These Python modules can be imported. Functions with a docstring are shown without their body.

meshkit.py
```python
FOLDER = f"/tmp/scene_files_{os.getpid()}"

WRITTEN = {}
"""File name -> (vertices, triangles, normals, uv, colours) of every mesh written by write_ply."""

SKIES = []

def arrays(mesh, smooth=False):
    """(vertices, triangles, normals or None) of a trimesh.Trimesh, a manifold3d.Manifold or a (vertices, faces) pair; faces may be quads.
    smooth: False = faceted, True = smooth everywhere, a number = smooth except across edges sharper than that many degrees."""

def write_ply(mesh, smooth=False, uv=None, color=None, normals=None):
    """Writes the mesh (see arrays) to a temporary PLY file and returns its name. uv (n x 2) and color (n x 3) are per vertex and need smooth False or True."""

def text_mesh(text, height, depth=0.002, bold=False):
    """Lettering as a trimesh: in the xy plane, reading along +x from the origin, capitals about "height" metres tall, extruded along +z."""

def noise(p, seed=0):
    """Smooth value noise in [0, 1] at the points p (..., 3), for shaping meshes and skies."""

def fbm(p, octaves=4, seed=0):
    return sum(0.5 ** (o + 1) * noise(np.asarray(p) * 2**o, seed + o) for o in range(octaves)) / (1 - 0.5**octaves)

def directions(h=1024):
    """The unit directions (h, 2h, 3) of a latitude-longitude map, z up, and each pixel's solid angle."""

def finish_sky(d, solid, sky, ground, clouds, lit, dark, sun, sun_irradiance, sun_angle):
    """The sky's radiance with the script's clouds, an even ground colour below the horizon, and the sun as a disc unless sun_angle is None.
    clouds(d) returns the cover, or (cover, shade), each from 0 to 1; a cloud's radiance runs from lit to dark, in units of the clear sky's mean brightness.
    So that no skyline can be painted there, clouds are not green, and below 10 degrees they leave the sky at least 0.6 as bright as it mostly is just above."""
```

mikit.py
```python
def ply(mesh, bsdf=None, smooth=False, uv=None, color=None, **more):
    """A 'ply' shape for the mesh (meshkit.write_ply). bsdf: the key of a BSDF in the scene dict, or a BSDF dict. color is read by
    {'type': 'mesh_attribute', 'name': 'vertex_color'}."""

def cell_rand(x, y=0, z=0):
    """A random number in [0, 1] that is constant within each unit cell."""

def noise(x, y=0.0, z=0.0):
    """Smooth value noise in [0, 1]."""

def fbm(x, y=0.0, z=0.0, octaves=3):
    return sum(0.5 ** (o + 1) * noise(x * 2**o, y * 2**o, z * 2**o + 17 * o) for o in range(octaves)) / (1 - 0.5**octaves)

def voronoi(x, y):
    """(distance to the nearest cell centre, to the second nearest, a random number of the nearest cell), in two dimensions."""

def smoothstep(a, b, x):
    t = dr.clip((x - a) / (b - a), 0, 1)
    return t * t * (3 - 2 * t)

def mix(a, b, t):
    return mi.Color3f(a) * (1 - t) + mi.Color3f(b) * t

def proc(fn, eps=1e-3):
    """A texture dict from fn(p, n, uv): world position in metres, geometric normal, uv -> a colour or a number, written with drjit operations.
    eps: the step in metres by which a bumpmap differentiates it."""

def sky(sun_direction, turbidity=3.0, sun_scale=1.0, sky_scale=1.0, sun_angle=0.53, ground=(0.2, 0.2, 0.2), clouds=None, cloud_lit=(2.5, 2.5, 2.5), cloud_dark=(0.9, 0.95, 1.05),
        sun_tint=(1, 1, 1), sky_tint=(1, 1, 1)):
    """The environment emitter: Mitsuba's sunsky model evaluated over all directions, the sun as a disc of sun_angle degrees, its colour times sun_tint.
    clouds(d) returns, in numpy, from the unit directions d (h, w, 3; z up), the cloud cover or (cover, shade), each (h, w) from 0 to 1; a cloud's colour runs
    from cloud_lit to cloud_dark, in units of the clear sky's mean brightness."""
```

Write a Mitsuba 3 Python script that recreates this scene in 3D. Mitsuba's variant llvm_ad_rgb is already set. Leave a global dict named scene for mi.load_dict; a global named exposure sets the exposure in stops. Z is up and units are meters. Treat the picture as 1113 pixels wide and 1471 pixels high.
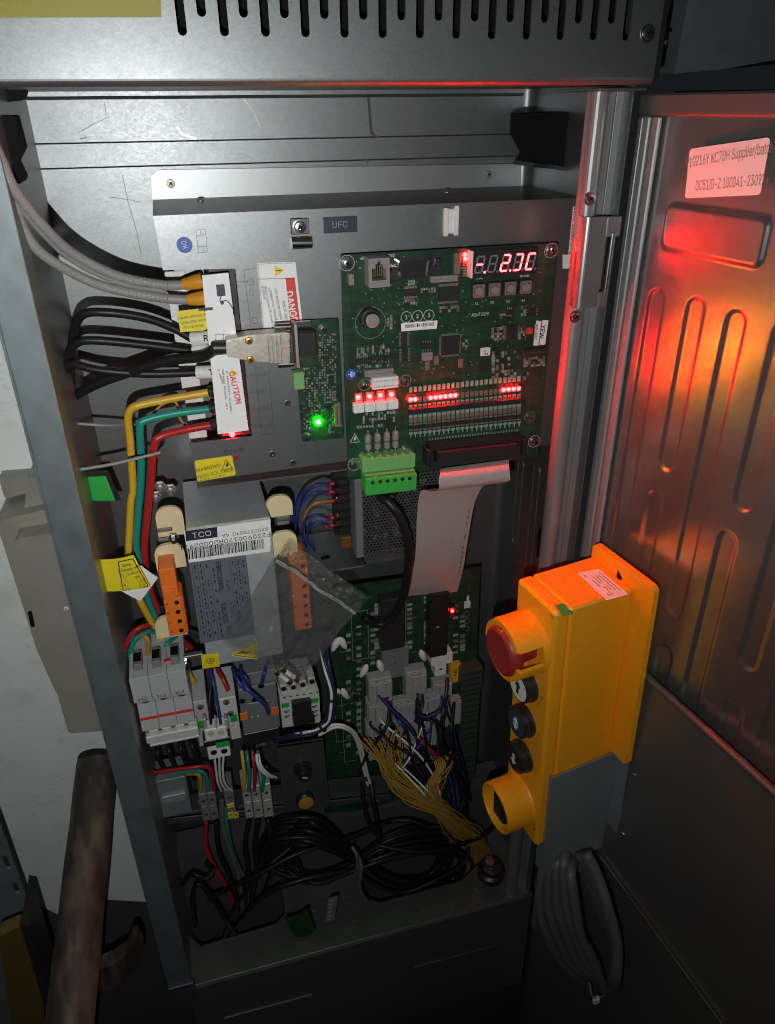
import math, random, numpy as np, trimesh, mitsuba as mi, mikit, meshkit
from mikit import proc, noise, fbm, smoothstep, mix
from shapely.geometry import Polygon, Point, LineString, box as sbox
from shapely.ops import unary_union
from shapely import affinity
T = mi.ScalarTransform4f
scene, labels = {}, {}
rng = random.Random(7)
nrng = np.random.default_rng(7)

# ------------------------------------------------------------------ camera, light, exposure
CAM = np.array([-0.1044, -0.4713, 0.0869])
PITCH, YAW, ROLL, FOC = 0.4993, 0.2665, -0.0097, 1077.7          # focal length in pixels of the 1113 x 1471 photograph
FWD = np.array([math.sin(YAW) * math.cos(PITCH), math.cos(YAW) * math.cos(PITCH), -math.sin(PITCH)])
_r = np.cross(FWD, [0, 0, 1]); _r /= np.linalg.norm(_r)
_u = np.cross(_r, FWD)
RGT = _r * math.cos(ROLL) + _u * math.sin(ROLL)
UPV = -_r * math.sin(ROLL) + _u * math.cos(ROLL)
scene['camera'] = {'type': 'perspective', 'fov_axis': 'x', 'fov': math.degrees(2 * math.atan(556.5 / FOC)), 'near_clip': 0.01, 'far_clip': 50.0,
                   'to_world': T().look_at(origin=CAM.tolist(), target=(CAM + FWD).tolist(), up=UPV.tolist())}
LAMP = CAM + np.array([-0.016, 0.0, -0.046])                      # the hand-held torch, just below the lens
LAMP_AIM = np.array([-0.100, 0.05, -0.045])
scene['torch'] = {'type': 'spot', 'to_world': T().look_at(origin=LAMP.tolist(), target=LAMP_AIM.tolist(), up=[0, 0, 1]),
                  'intensity': {'type': 'rgb', 'value': [0.50, 0.508, 0.495]}, 'cutoff_angle': 77.0, 'beam_width': 12.0, 'sampling_weight': 40.0}
scene['dim_room'] = {'type': 'constant', 'radiance': {'type': 'rgb', 'value': [0.0085, 0.0092, 0.0098]}, 'sampling_weight': 8.0}
exposure = 0.0

# ------------------------------------------------------------------ materials
def rgb(*c): return {'type': 'rgb', 'value': list(c) if len(c) == 3 else [c[0]] * 3}
def mat(name, base, rough=0.5, metallic=0.0, spec=0.5, **more):
    b = base if isinstance(base, dict) else rgb(*(base if isinstance(base, (tuple, list)) else (base,)))
    r = rough if isinstance(rough, dict) else float(rough)
    scene[name] = {'type': 'twosided', 'bsdf': {'type': 'principled', 'base_color': b, 'roughness': r, 'metallic': metallic, 'specular': spec, **more}}
    return name
def _galv(p, n, uv):
    a = fbm(p.x * 300, p.y * 300, p.z * 300, 3)
    b = noise(p.x * 1100, p.y * 1100, p.z * 1100)
    return mi.Color3f(0.225, 0.237, 0.242) * (0.86 + 0.14 * a + 0.20 * b)
def _galv_r(p, n, uv):
    return 0.385 + 0.03 * fbm(p.x * 60, p.y * 60, p.z * 60, 3) + 0.05 * noise(p.x * 700, p.y * 700, p.z * 700)
GALV_C, GALV_R = proc(_galv), proc(_galv_r)
mat('galvanised', GALV_C, GALV_R, 0.84)
mat('galvanised_dark', 0.24, 0.42, 0.75)
mat('door_steel', proc(lambda p, n, uv: mi.Color3f(0.40, 0.397, 0.395) * (0.80 + 0.3 * fbm(p.x * 110, p.y * 110, p.z * 60, 3))), proc(lambda p, n, uv: 0.215 + 0.03 * fbm(p.x * 90, p.y * 90, p.z * 25, 3)),0.86)
def _flange(p, n, uv):
    a = fbm(p.x * 90, p.y * 90, p.z * 60, 4)
    return mi.Color3f(0.20, 0.235, 0.25) * (0.72 + 0.55 * a)
mat('zinc_paint', proc(_flange), 0.5, 0.6)
mat('steel', 0.62, 0.22, 1.0)
mat('dull_steel', (0.42, 0.41, 0.38), 0.42, 0.9)
def _cast(p, n, uv):
    return mi.Color3f(0.62, 0.58, 0.50) * (0.65 + 0.5 * fbm(p.x * 500, p.y * 500, p.z * 500, 3))
mat('cast_nickel', proc(_cast), 0.40, 0.8)
mat('white_paper', (0.80, 0.80, 0.80), 0.55)
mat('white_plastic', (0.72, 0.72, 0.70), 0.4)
mat('grey_plastic', (0.42, 0.43, 0.44), 0.45)
mat('mid_plastic', (0.16, 0.17, 0.18), 0.45)
mat('black_plastic', (0.018, 0.018, 0.019), 0.38)
mat('black_matt', (0.006, 0.006, 0.006), 0.75, 0, 0.12)
mat('black_ink', (0.02, 0.02, 0.022), 0.6)
mat('grey_ink', (0.22, 0.22, 0.23), 0.6)
mat('navy', (0.022, 0.024, 0.05), 0.45)
mat('danger_red', (0.62, 0.05, 0.035), 0.5)
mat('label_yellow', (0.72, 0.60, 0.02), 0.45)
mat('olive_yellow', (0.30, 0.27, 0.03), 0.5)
mat('wire_black', (0.013, 0.013, 0.014), 0.42, 0, 0.35)
mat('wire_yellow', (0.62, 0.37, 0.025), 0.38)
mat('wire_amber', (0.38, 0.22, 0.04), 0.5)
mat('wire_teal', (0.012, 0.25, 0.20), 0.38)
mat('wire_red', (0.40, 0.018, 0.02), 0.38)
mat('wire_blue', (0.025, 0.04, 0.24), 0.38)
mat('wire_navy', (0.018, 0.019, 0.06), 0.45)
mat('wire_white', (0.74, 0.74, 0.72), 0.42)
mat('wire_grey', (0.27, 0.265, 0.26), 0.5)
mat('jamb_bright', (0.36, 0.37, 0.375), 0.32, 0.8)
mat('strip_steel', (0.30, 0.305, 0.31), 0.45, 0.3)
mat('pocket_steel', (0.24, 0.255, 0.27), 0.45, 0.4)
mat('flange_steel', (0.36, 0.375, 0.38), 0.42, 0.75)
mat('jamb_steel', (0.25, 0.258, 0.26), 0.42, 0.45)
mat('sheath_grey', (0.105, 0.105, 0.105), 0.48)
def _ribbon(p, n, uv):
    s = uv.x * 40
    k = s - mi.Float(mi.Int32(s))
    return mi.Color3f(0.40, 0.355, 0.35) * (0.70 + 0.30 * smoothstep(0.0, 0.35, k) * (1 - smoothstep(0.65, 1.0, k)))
mat('ribbon_grey', proc(_ribbon), 0.5)
def _pcb(p, n, uv):
    g = voronoi_lines(p.x * 210, p.z * 210)
    return mix((0.013, 0.034, 0.020), (0.018, 0.056, 0.031), g)
def voronoi_lines(x, y):
    a = noise(x * 0.35, y * 1.6, 3.0)
    b = noise(x * 1.6, y * 0.35, 9.0)
    return smoothstep(0.52, 0.60, a) * 0.55 + smoothstep(0.55, 0.62, b) * 0.45
mat('board_green', proc(_pcb), 0.34)
mat('chip', (0.022, 0.021, 0.022), 0.42)
mat('solder', (0.58, 0.57, 0.54), 0.35, 0.85)
mat('silk', (0.62, 0.64, 0.62), 0.6)
mat('silk_dim', (0.22, 0.30, 0.24), 0.6)
mat('part_tan', (0.17, 0.13, 0.10), 0.5)
mat('part_grey', (0.23, 0.21, 0.205), 0.45)
mat('copper', (0.45, 0.22, 0.07), 0.4, 0.8)
mat('brass', (0.62, 0.40, 0.10), 0.32, 0.9)
mat('terminal_green', (0.04, 0.36, 0.06), 0.4)
mat('terminal_pale', (0.16, 0.38, 0.13), 0.4)
mat('tag_green', (0.02, 0.34, 0.05), 0.4)
mat('terminal_orange', (0.80, 0.17, 0.02), 0.42)
mat('cream', (0.74, 0.62, 0.38), 0.45)
mat('ferrule_amber', (0.62, 0.27, 0.02), 0.4)
def _abs(p, n, uv):
    return mi.Color3f(0.86, 0.345, 0.010) * (0.93 + 0.12 * fbm(p.x * 220, p.y * 220, p.z * 220, 3))
mat('station_orange', proc(_abs), proc(lambda p, n, uv: 0.33 + 0.16 * fbm(p.x * 45, p.y * 45, p.z * 45, 3)))
mat('button_red', (0.30, 0.022, 0.022), 0.45)
mat('button_blue', (0.02, 0.05, 0.12), 0.4)
mat('button_white', (0.72, 0.76, 0.70), 0.45)
mat('sticker_blue', (0.015, 0.07, 0.40), 0.45)
def _trafo(p, n, uv):
    return mi.Color3f(0.43, 0.45, 0.475) * (0.80 + 0.28 * fbm(p.x * 120, p.y * 120, p.z * 120, 3))
mat('transformer_grey', proc(_trafo), 0.45, 0.25)
mat('plate_slate', (0.16, 0.18, 0.22), 0.42, 0.2)
def _wall(p, n, uv):
    a = fbm(p.x * 30, p.y * 30, p.z * 30, 4)
    s = smoothstep(0.80, 0.84, noise(p.x * 150, p.y * 150, p.z * 110)) + smoothstep(0.62, 0.70, noise(p.x * 40, p.y * 40, p.z * 40)) * smoothstep(0.6, 0.7, noise(p.x * 420, p.y * 420, p.z * 420))
    return mix((0.70, 0.735, 0.72), (0.30, 0.30, 0.28), 0.14 * s + 0.26 * smoothstep(0.5, 0.8, a))
mat('plaster', proc(_wall), 0.75)
def _beige(p, n, uv):
    return mi.Color3f(0.255, 0.248, 0.212) * (0.82 + 0.3 * fbm(p.x * 80, p.y * 80, p.z * 40, 3))
mat('beige_plastic', proc(_beige), 0.45)
def _pipe(p, n, uv):
    a = fbm(p.x * 170, p.y * 60, p.z * 14, 4)
    return mix((0.024, 0.020, 0.018), (0.085, 0.068, 0.056), smoothstep(0.35, 0.75, a))
mat('rust', proc(_pipe), 0.6)
mat('shadow_dark', (0.06, 0.06, 0.062), 0.7)
mat('dark_floor', (0.05, 0.05, 0.05), 0.8)
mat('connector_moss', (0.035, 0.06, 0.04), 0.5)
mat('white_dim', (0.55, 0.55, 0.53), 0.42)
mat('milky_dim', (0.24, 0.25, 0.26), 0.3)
mat('smoke_plastic', (0.05, 0.052, 0.056), 0.22)
mat('terminal_pale_clear', (0.30, 0.40, 0.33), 0.3)
mat('tape_green', (0.012, 0.06, 0.02), 0.5)
mat('olive_brass', (0.13, 0.095, 0.025), 0.45, 0.4)
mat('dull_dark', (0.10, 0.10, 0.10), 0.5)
mat('milky_nylon', (0.33, 0.34, 0.335), 0.35)
scene['clear_plastic'] = {'type': 'blendbsdf', 'weight': 0.17, 'bsdf_0': {'type': 'thindielectric', 'int_ior': 1.4},
                          'bsdf_1': {'type': 'twosided', 'bsdf': {'type': 'principled', 'base_color': rgb(0.22), 'roughness': 0.14, 'specular': 1.0}}}
mat('led_off', (0.45, 0.40, 0.38), 0.4)
mat('red_lens', (0.45, 0.02, 0.02), 0.3)
RED_LED, GREEN_LED = [980.0, 0.7, 0.8], [0.85, 1700.0, 1.5]

# ------------------------------------------------------------------ helpers
def numbered(key):
    if key not in USED: USED.add(key); return key
    k = 1
    while f'{key}_{k:03d}' in USED: k += 1
    USED.add(f'{key}_{k:03d}'); return f'{key}_{k:03d}'
USED = set()
def thing(name, label, cat, group=None):
    k = numbered(name); labels[k] = {'label': label, 'category': cat}
    if group: labels[k]['group'] = group
    return k
class Frame:
    """origin, right, up and outward normal: local (u, w, d)"""
    def __init__(s, O, ex, ez): s.O = np.array(O, float); s.ex = np.array(ex, float); s.ez = np.array(ez, float); s.n = np.cross(s.ex, s.ez); s.E = np.array([s.ex, s.ez, s.n])
    def pt(s, u, w, d=0.0): return s.O + s.ex * u + s.ez * w + s.n * d
    def pts(s, v): return s.O + np.asarray(v, float) @ s.E
    def q(s, px, py, d=0.0):
        D = ray(px, py); t = ((s.O + s.n * d - CAM) @ s.n) / (D @ s.n); P = CAM + t * D - s.O
        return float(P @ s.ex), float(P @ s.ez)
    def sub(s, u, w, d=0.0, rot=0.0):
        c, k = math.cos(math.radians(rot)), math.sin(math.radians(rot))
        return Frame(s.pt(u, w, d), s.ex * c + s.ez * k, -s.ex * k + s.ez * c)
def ray(px, py): return (px - 556.5) / FOC * RGT - (py - 735.5) / FOC * UPV + FWD
def at(px, py, Y):                                                # the point at depth Y that the photograph shows at (px, py)
    D = ray(px, py); return CAM + D * (Y - CAM[1]) / D[1]
def ext(fr, x0, y0, x1, y1, d=0.0):                               # u0, u1, w0, w1 of an upright box: x measured at its middle row, y at its middle column
    xm, ym = (x0 + x1) / 2, (y0 + y1) / 2
    return fr.q(x0, ym, d)[0], fr.q(x1, ym, d)[0], fr.q(xm, y1, d)[1], fr.q(xm, y0, d)[1]
def front(Y): return Frame((0, Y, 0), (1, 0, 0), (0, 0, 1))
WORLD = Frame((0, 0, 0), (1, 0, 0), (0, 1, 0))
_c = np.array([[sx, sy, sz] for sx in (-1, 1) for sy in (-1, 1) for sz in (-1, 1)], float)
_CH = np.vstack([_c * s for s in ([3, 2, 2], [2, 3, 2], [2, 2, 3])])
_CF = trimesh.convex.convex_hull(_CH); _CF = np.array([int(np.argmin(((_CH - v) ** 2).sum(1))) for v in _CF.vertices])[_CF.faces]
_BV, _BF = np.array(trimesh.creation.box((2, 2, 2)).vertices), np.array(trimesh.creation.box((2, 2, 2)).faces)
def resample(pts, n=8):
    P = np.array(pts, float)
    if len(P) < 3: return np.linspace(P[0], P[-1], max(2, n))
    Q = np.vstack([2 * P[0] - P[1], P, 2 * P[-1] - P[-2]]); out = []
    for i in range(1, len(Q) - 2):
        for t in np.linspace(0, 1, n, endpoint=False):
            a, b, c, d = Q[i - 1], Q[i], Q[i + 1], Q[i + 2]
            out.append(0.5 * (2 * b + (c - a) * t + (2 * a - 5 * b + 4 * c - d) * t * t + (3 * b - a - 3 * c + d) * t ** 3))
    out.append(P[-1]); return np.array(out)
class MB:
    def __init__(s): s.v, s.f, s.n = [], [], 0
    def add(s, v, f):
        v = np.asarray(v, float); s.v.append(v); s.f.append(np.asarray(f, int) + s.n); s.n += len(v); return s
    def mesh(s, m): return s.add(m.vertices, m.faces)
    def box(s, u0, u1, w0, w1, d0, d1, b=0.0):
        lo, hi = np.minimum((u0, w0, d0), (u1, w1, d1)), np.maximum((u0, w0, d0), (u1, w1, d1)); c, h = (lo + hi) / 2, (hi - lo) / 2
        b = min(b, 0.45 * h.min() * 2 if h.min() > 0 else 0)
        if b <= 0: return s.add(_BV * h + c, _BF)
        k = np.repeat(np.eye(3), 8, 0) * b + (h - b)
        return s.add(np.sign(_CH) * k + c, _CF)
    def bar(s, p0, p1, w, t, up=(0, 0, 1), b=0.0):                # a box from p0 to p1
        p0, p1 = np.array(p0, float), np.array(p1, float); L = np.linalg.norm(p1 - p0); x = (p1 - p0) / L
        y = np.cross(up, x); y /= np.linalg.norm(y); z = np.cross(x, y)
        m = MB().box(0, L, -w / 2, w / 2, -t / 2, t / 2, b)
        return s.add(p0 + m.v[0] @ np.array([x, y, z]), m.f[0])
    def lathe(s, prof, n=20, o=(0, 0, 0), axis=None):             # profile (r, d) turned about the local d axis
        P = np.array(prof, float); a = np.arange(n) * 2 * math.pi / n
        v = np.array([[r * math.cos(t), r * math.sin(t), d] for r, d in P for t in a])
        f = []
        for i in range(len(P) - 1):
            for j in range(n):
                k = (j + 1) % n; A, B, Cc, D = i * n + j, i * n + k, (i + 1) * n + k, (i + 1) * n + j
                f += [(A, B, Cc), (A, Cc, D)]
        if P[-1][0] > 1e-9: v = np.vstack([v, [[0, 0, P[-1][1]]]]); c = len(v) - 1; f += [((len(P) - 1) * n + j, (len(P) - 1) * n + (j + 1) % n, c) for j in range(n)]
        if P[0][0] > 1e-9: v = np.vstack([v, [[0, 0, P[0][1]]]]); c = len(v) - 1; f += [((j + 1) % n, j, c) for j in range(n)]
        if axis is not None:
            z = np.array(axis, float); z /= np.linalg.norm(z); x = np.cross([0.3, 0.9, 0.1], z); x /= np.linalg.norm(x); v = v @ np.array([x, np.cross(z, x), z])
        return s.add(v + np.array(o, float), f)
    def cyl(s, p0, p1, r, n=16, r1=None, bev=0.0):
        p0, p1 = np.array(p0, float), np.array(p1, float); L = np.linalg.norm(p1 - p0); r1 = r if r1 is None else r1
        prof = [(r - bev, 0), (r, bev), (r1, L - bev), (r1 - bev, L)] if bev else [(r, 0), (r1, L)]
        return s.lathe(prof, n, p0, p1 - p0)
    def tube(s, pts, r, n=8, k=7, raw=False):
        P = np.array(pts, float) if raw else resample(pts, k); rr = np.broadcast_to(r, len(P)) if np.ndim(r) else np.full(len(P), r)
        tan = np.gradient(P, axis=0); tan /= np.linalg.norm(tan, axis=1, keepdims=True) + 1e-12
        x = np.cross(tan[0], [0.31, 0.52, 0.79]); x /= np.linalg.norm(x); V = []; a = np.arange(n) * 2 * math.pi / n
        for p, t, rad in zip(P, tan, rr):
            x = x - t * (x @ t); x /= np.linalg.norm(x); y = np.cross(t, x)
            V.append(p + rad * (np.cos(a)[:, None] * x + np.sin(a)[:, None] * y))
        V = np.vstack(V + [P[:1], P[-1:]]); f = []; m = len(P)
        for i in range(m - 1):
            for j in range(n):
                kk = (j + 1) % n; A, B, Cc, D = i * n + j, i * n + kk, (i + 1) * n + kk, (i + 1) * n + j
                f += [(A, B, Cc), (A, Cc, D)]
        f += [((j + 1) % n, j, m * n) for j in range(n)] + [((m - 1) * n + j, (m - 1) * n + (j + 1) % n, m * n + 1) for j in range(n)]
        return s.add(V, f)
    def prism(s, poly, d0, d1):
        poly = poly if hasattr(poly, 'geom_type') else Polygon(poly)
        for g in getattr(poly, 'geoms', [poly]):
            if g.area < 1e-10: continue
            m = trimesh.creation.extrude_polygon(g, d1 - d0, engine='earcut'); s.add(np.array(m.vertices) + [0, 0, d0], m.faces)
        return s
    def text(s, t, h, u, w, d=0.0, rot=0.0, bold=False, depth=0.00012, center=True, stretch=1.0):
        if (t, bold) not in TEXTS: TEXTS[(t, bold)] = meshkit.text_mesh(t, 1.0, 1.0, bold)
        m = TEXTS[(t, bold)]; v = np.array(m.vertices) * [h * stretch, h, depth]
        if center: v[:, 0] -= (v[:, 0].max() + v[:, 0].min()) / 2; v[:, 1] -= h / 2
        c, k = math.cos(math.radians(rot)), math.sin(math.radians(rot))
        v[:, :2] = v[:, :2] @ np.array([[c, k], [-k, c]])
        return s.add(v + [u, w, d], m.faces)
    def build(s, parent, name, m, frame=WORLD, smooth=False, emit=None, stuff=False, own=False):
        key = parent if own else numbered(f'{parent}__{name}')
        v, f = frame.pts(np.vstack(s.v)), np.vstack(s.f)
        more = {'emitter': {'type': 'area', 'radiance': rgb(*emit)}} if emit else {}
        scene[key] = mikit.ply(trimesh.Trimesh(v, f, process=False), m, smooth=smooth, **more)
        if stuff: labels.setdefault(key, {})['kind'] = 'stuff'
        return key
TEXTS = {}
def tri(a, b, c): return Polygon([a, b, c])
def rrect(u0, w0, u1, w1, r, q=5): return sbox(min(u0, u1) + r, min(w0, w1) + r, max(u0, u1) - r, max(w0, w1) - r).buffer(r, quad_segs=q)
def capsule(p0, p1, r, q=6): return LineString([p0, p1]).buffer(r, quad_segs=q)
def quad(fr, pts, d=0.0): return Polygon([fr.q(x, y, d) for x, y in pts])
def screw(parent, fr, u, w, r, d=0.0, name='screw', m='steel', washer=0.0, h=None, recess=True):
    h = h or r * 0.55; b = MB()
    if washer: b.lathe([(washer, 0), (washer, r * 0.18), (r, r * 0.2)], 20, (u, w, d)); d += r * 0.15
    b.lathe([(r, 0), (r, h * 0.5), (r * 0.85, h * 0.9), (r * 0.45, h), (r * 0.40, h), (r * 0.25, h * 0.45)], 18, (u, w, d))
    k = b.build(parent, name, m, fr, smooth=40)
    if recess:
        a = rng.uniform(0, 90); c = MB()
        for t in (a, a + 90):
            x, y = math.cos(math.radians(t)) * r * 0.55, math.sin(math.radians(t)) * r * 0.55
            c.bar((u - x, w - y, d + h * 0.98), (u + x, w + y, d + h * 0.98), r * 0.2, h * 0.1, (0, 0, 1))
        c.build(k, 'recess', 'black_matt', fr)
    return k
def wire(name, label, m, pts, r, cat='wire', group=None, k=7, n=8):
    key = thing(name, label, cat, group)
    MB().tube(pts, r, n, k).build(key, name, m, WORLD, smooth=True, own=True); return key
def path(*p): return [at(*q) for q in p]

# ------------------------------------------------------------------ the place round the cabinet
def struct(name, b, m, smooth=False, fr=WORLD):
    k = b.build(name, name, m, fr, smooth, own=True); labels[k] = {'kind': 'structure'}
YF, YB = -0.03, 0.105                                             # front edge and back panel of the cabinet
WL = Frame((0, 0.05, 0), (1, 0, 0), (0, 0, 1))
w0, w1 = WL.q(40, 1292)[1], WL.q(215, 1300)[1]
struct('wall', MB().prism(Polygon([(-1.6, w0 + .02), WL.q(40, 1292), WL.q(92, 1318), WL.q(150, 1292), (-0.2002, WL.q(215, 1302)[1]), (-0.2002, w1 - .005), (-0.2002, 1.6), (-1.6, 1.6)]), -.03, 0), 'plaster', fr=WL)  # lower edge is cut along the outline of a cast shadow
struct('wall_base', MB().box(-1.6, 0.6, 0.0505, 0.08, -1.5, w1 + .06), 'shadow_dark')  # dark slab stands in for the shadowed lower part of the wall
struct('floor', MB().box(-2, 2, -2, 1, -1.45, -1.42), 'dark_floor')

# ------------------------------------------------------------------ the cabinet
XL, XR = -0.1785, 0.166
cab = thing('control_cabinet', 'tall open galvanised control cabinet full of electrical gear and cables', 'cabinet')
def profile(parent, name, yz, x0, x1, th, m, smooth=30, normal=1):
    """a bent sheet: profile in (y, z) extruded along x"""
    L = LineString(yz).buffer(th / 2, cap_style='flat', join_style='mitre', mitre_limit=2)
    b = MB().prism(L, x0, x1); b.v = [np.stack([v[:, 2], v[:, 0], v[:, 1]], 1) for v in b.v]
    return b.build(parent, name, m, WORLD, False)
def lite(z): return [(YB, z - 0.0009), (YB + 0.0022, z), (YB, z + 0.0009)]
profile(cab, 'back_panel', [(YB, -0.68)] + lite(0.0510) + lite(0.0656) + [(YB, 0.0905), (YB - 0.0025, 0.0925), (YB - 0.006, 0.2)], XL, XR - 0.008, 0.0012, 'galvanised')
b = MB().box(XL - 0.0015, XL, YF + 0.001, YB + 0.01, -0.68, 0.2, 0.0003); b.build(cab, 'side_panel', 'galvanised_dark')
b = MB()                                                          # right side: sheet with a rounded return into the back corner and pressed slots
arc = [(XR - 0.008 + 0.008 * math.sin(t), YB - 0.008 + 0.008 * math.cos(t)) for t in np.linspace(0, math.pi / 2, 8)]
L = LineString([(XR - 0.0095, YB)] + arc + [(XR, YF)]).buffer(0.0006, cap_style='flat'); b.prism(L, -0.68, 0.2); b.build(cab, 'side_panel', 'galvanised', WORLD, 40)
RS = Frame((XR - 0.0006, 0, 0), (0, -1, 0), (0, 0, 1))             # inner face of the right side
for px0, py0, px1, py1 in ((748, 668, 741, 778), (771, 676, 758, 880)):
    q0 = (RS.q(px0, py0)[0], RS.q(px0, py0)[1]); q1 = (q0[0], RS.q(px1, py1)[1])
    b = MB(); c = capsule(q0, q1, 0.006); b.prism(c.difference(c.buffer(-0.0016)), 0, 0.0008); b.build(cab, 'pressed_slot', 'galvanised', RS)
u, w = RS.q(776, 777); c = capsule((u, w - 0.012), (u, w + 0.008), 0.0035)
MB().prism(c, 0, 0.0004).build(cab, 'slot', 'black_matt', RS); MB().prism(c.buffer(0.0012).difference(c), 0, 0.0009).build(cab, 'slot_rim', 'steel', RS)
# left front flange and its return
MB().box(-0.1975, XL + 0.0005, YF - 0.0016, YF, -0.628, 0.2, 0.0004).build(cab, 'front_flange', 'zinc_paint')
MB().box(-0.199, -0.1975, YF - 0.0016, YB + 0.02, -0.66, 0.2, 0.0004).build(cab, 'flange_return', 'zinc_paint')
MB().box(-0.199, XL + 0.003, YF - 0.004, YF + 0.001, -0.655, -0.6285, 0.0006).build(cab, 'flange_foot', 'galvanised')
# handling marks on the back panel: bright scrapes and dark scratches
BPF = front(YB - 0.0006)
for m_, pts, r in (('steel', ((349, 141), (356, 150), (365, 163), (374, 184)), .0005), ('steel', ((529, 141), (531, 165), (533, 190), (541, 197)), .0010), ('steel', ((255, 184), (262, 193), (280, 199)), .0005), ('steel', ((527, 228), (528, 235)), .0004), ('mid_plastic', ((112, 191), (135, 178), (156, 168)), .0002), ('mid_plastic', ((150, 148), (152, 160), (152, 166)), .0002), ('mid_plastic', ((157, 283), (185, 287), (203, 291)), .0002), ('mid_plastic', ((176, 252), (184, 290), (194, 325), (203, 365)), .00022), ('mid_plastic', ((115, 200), (124, 197)), .0003)):
    MB().prism(LineString([BPF.q(*p) for p in pts]).buffer(r), -.00002, .00006).build(cab, 'scratch', m_, BPF)
# the sill with its cut-outs
SZ = -0.640
SILL = Frame((0, 0, SZ), (1, 0, 0), (0, 1, 0))
rng = random.Random(5)
holes = [Polygon([SILL.q(x, y) for x, y in h]).buffer(-0.004).buffer(0.006).buffer(-0.002) for h in
         ([(262, 1250), (275, 1345), (290, 1358), (395, 1327), (408, 1312), (396, 1230)], [(512, 1218), (525, 1290), (545, 1296), (660, 1265), (690, 1236), (660, 1205)])]
MB().prism(sbox(XL, YF + 0.001, XR, YB).difference(unary_union(holes)), -0.002, 0).build(cab, 'sill', 'galvanised_dark', SILL)
b = MB()
for _ in range(70):
    u, w, r_ = rng.uniform(XL + .01, XR - .01), rng.uniform(YF + .004, YF + .05), rng.uniform(.0003, .0011)
    if not any(h.buffer(.002).contains(Point(u, w)) for h in holes): b.box(u - r_, u + r_ * rng.uniform(.5, 2.5), w - r_ * .6, w + r_ * .6, 0, r_ * .5, .0001)
b.build(cab, 'grit', 'mid_plastic', SILL, stuff=True)
for h in holes:
    MB().prism(h.buffer(0.0012).difference(h), -0.0015, 0.0012).build(cab, 'edge_trim', 'black_plastic', SILL)
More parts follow.
